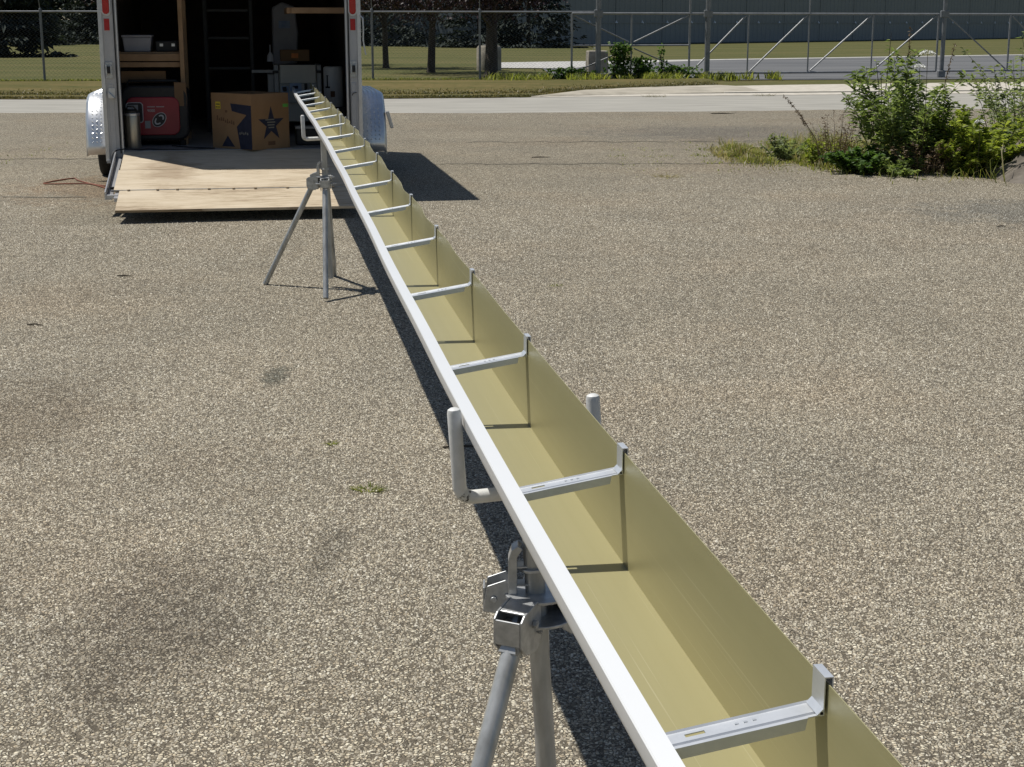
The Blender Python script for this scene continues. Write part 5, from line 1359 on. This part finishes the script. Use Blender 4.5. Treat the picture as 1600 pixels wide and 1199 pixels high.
# twigs and loose stones on the lot
for i, (x, y, a, l, lb) in enumerate(((-2.6, 10.2, .1, .05, 'dark twig on the asphalt left of the far stand, nearest the ramp'), (-2.75, 8.7, -.2, .05, 'dark twig on the asphalt at left below the ramp, lower of the pair'), (-0.22, 6.2, .15, .07, 'dark twig lying close to the gutter shadow above the near cradle'),
        (-3.0, 6.9, .1, .03, 'tiny dark scrap on the asphalt at the far left'), (0.33, 18.1, .05, .10, 'dark scrap on the lot behind the trailer shadow'), (3.9, 12.2, .1, .04, 'dark twig on the asphalt in front of the weedy bushes'),
        (5.9, 27.0, .05, .16, 'dark scrap at the road edge beside the tall bush'), (3.6, 26.6, .02, .20, 'flat dark scrap at the road edge before the driveway'))):
    o = MB().tube([(x - l * math.cos(a), y - l * math.sin(a), zg(y) + 0.013), (x, y + .004, zg(y) + 0.016), (x + l * math.cos(a), y + l * math.sin(a), zg(y) + 0.012)], [0.003 + l * .02, 0.004 + l * .03, 0.002], 5).build('twig', 'bark', None, True)
    tag(o, lb, 'twig', 'twigs lying on the asphalt')
def stone_mat():
    m, n, b = nodes('surface_chips')
    g = n.nodes.new('ShaderNodeNewGeometry')
    c = ramp(n, g.outputs['Random Per Island'], [(0.0, (0.08, 0.07, 0.055)), (0.2, (0.25, 0.222, 0.172)), (0.4, (0.40, 0.36, 0.288)), (0.6, (0.35, 0.305, 0.238)), (0.8, (0.49, 0.45, 0.365)), (1.0, (0.68, 0.635, 0.53))])
    n.links.new(stains(n, coords(n), c), b.inputs['Base Color'])
    b.inputs['Roughness'].default_value = 0.8; b.inputs['Specular IOR Level'].default_value = 0.3
    return m
MAT['chips'] = stone_mat()
n = 700000
y = np.sqrt(rng.uniform(2.55 ** 2, 8.6 ** 2, n)); keep = rng.uniform(0, 1, n) < np.clip((8.6 - y) / 4.2, 0, 1); y = y[keep]; n = len(y)
hw_ = 0.36 * y + 0.25; x = rng.uniform(-1, 1, n) * (hw_ + 1.9)
keep = rng.uniform(0, 1, n) < np.clip(1 - (np.abs(x) - hw_) / 1.9, 0, 1) * (hw_ + 1.9) / (hw_.max() + 1.9) * 1.0
x, y = x[keep], y[keep]; n = len(y)
r_ = rng.uniform(0.0024, 0.0050, n) * np.where(rng.uniform(0, 1, n) < 0.06, 1.5, 1.0)
m_ = 300000; y2 = np.sqrt(rng.uniform(6.2 ** 2, 17.0 ** 2, m_)); kp = rng.uniform(0, 1, m_) < np.clip((y2 - 6.0) / 2.5, 0, 1) * np.clip((17.0 - y2) / 6.0, 0, 1); y2 = y2[kp]
x2 = rng.uniform(-1, 1, len(y2)) * (0.36 * y2 + 1.5); u2 = (x2 + 3.72) * 0.986 + (y2 - 14.05) * 0.165; v2 = (y2 - 14.05) * 0.986 - (x2 + 3.72) * 0.165
kp = ~((u2 > -0.35) & (u2 < 2.8) & (v2 > -1.75)) & ~((x2 > 4.8) & (y2 > 14.9)); x2, y2 = x2[kp], y2[kp]
x = np.concatenate([x, x2]); y = np.concatenate([y, y2]); r_ = np.concatenate([r_, rng.uniform(0.0030, 0.0060, len(x2))]); n = len(x)
a0 = rng.uniform(0, 2 * np.pi, n)
ang4 = a0[:, None] + np.array([0, .5, 1.0, 1.5]) * np.pi + rng.normal(0, .25, (n, 4)); rad4 = r_[:, None] * rng.uniform(0.65, 1.35, (n, 4))
gx = np.interp(y, np.linspace(0, 20, 201), [zg(t) for t in np.linspace(0, 20, 201)]) + 0.006
B = np.stack([x[:, None] + rad4 * np.cos(ang4), y[:, None] + rad4 * np.sin(ang4), gx[:, None] - 0.001 + 0 * rad4], 2)
hT = r_ * rng.uniform(0.45, 1.35, n)
T1 = np.stack([x + rng.normal(0, .3, n) * r_, y + rng.normal(0, .3, n) * r_, gx + hT], 1)[:, None, :]
V = np.concatenate([B, T1], 1).reshape(-1, 3)
F = (np.arange(n)[:, None, None] * 5 + np.array([[0, 1, 4], [1, 2, 4], [2, 3, 4], [3, 0, 4]])[None]).reshape(-1, 3)
me = np_mesh('loose_chips', V, F, 'chips'); tag(me, kind='stuff')
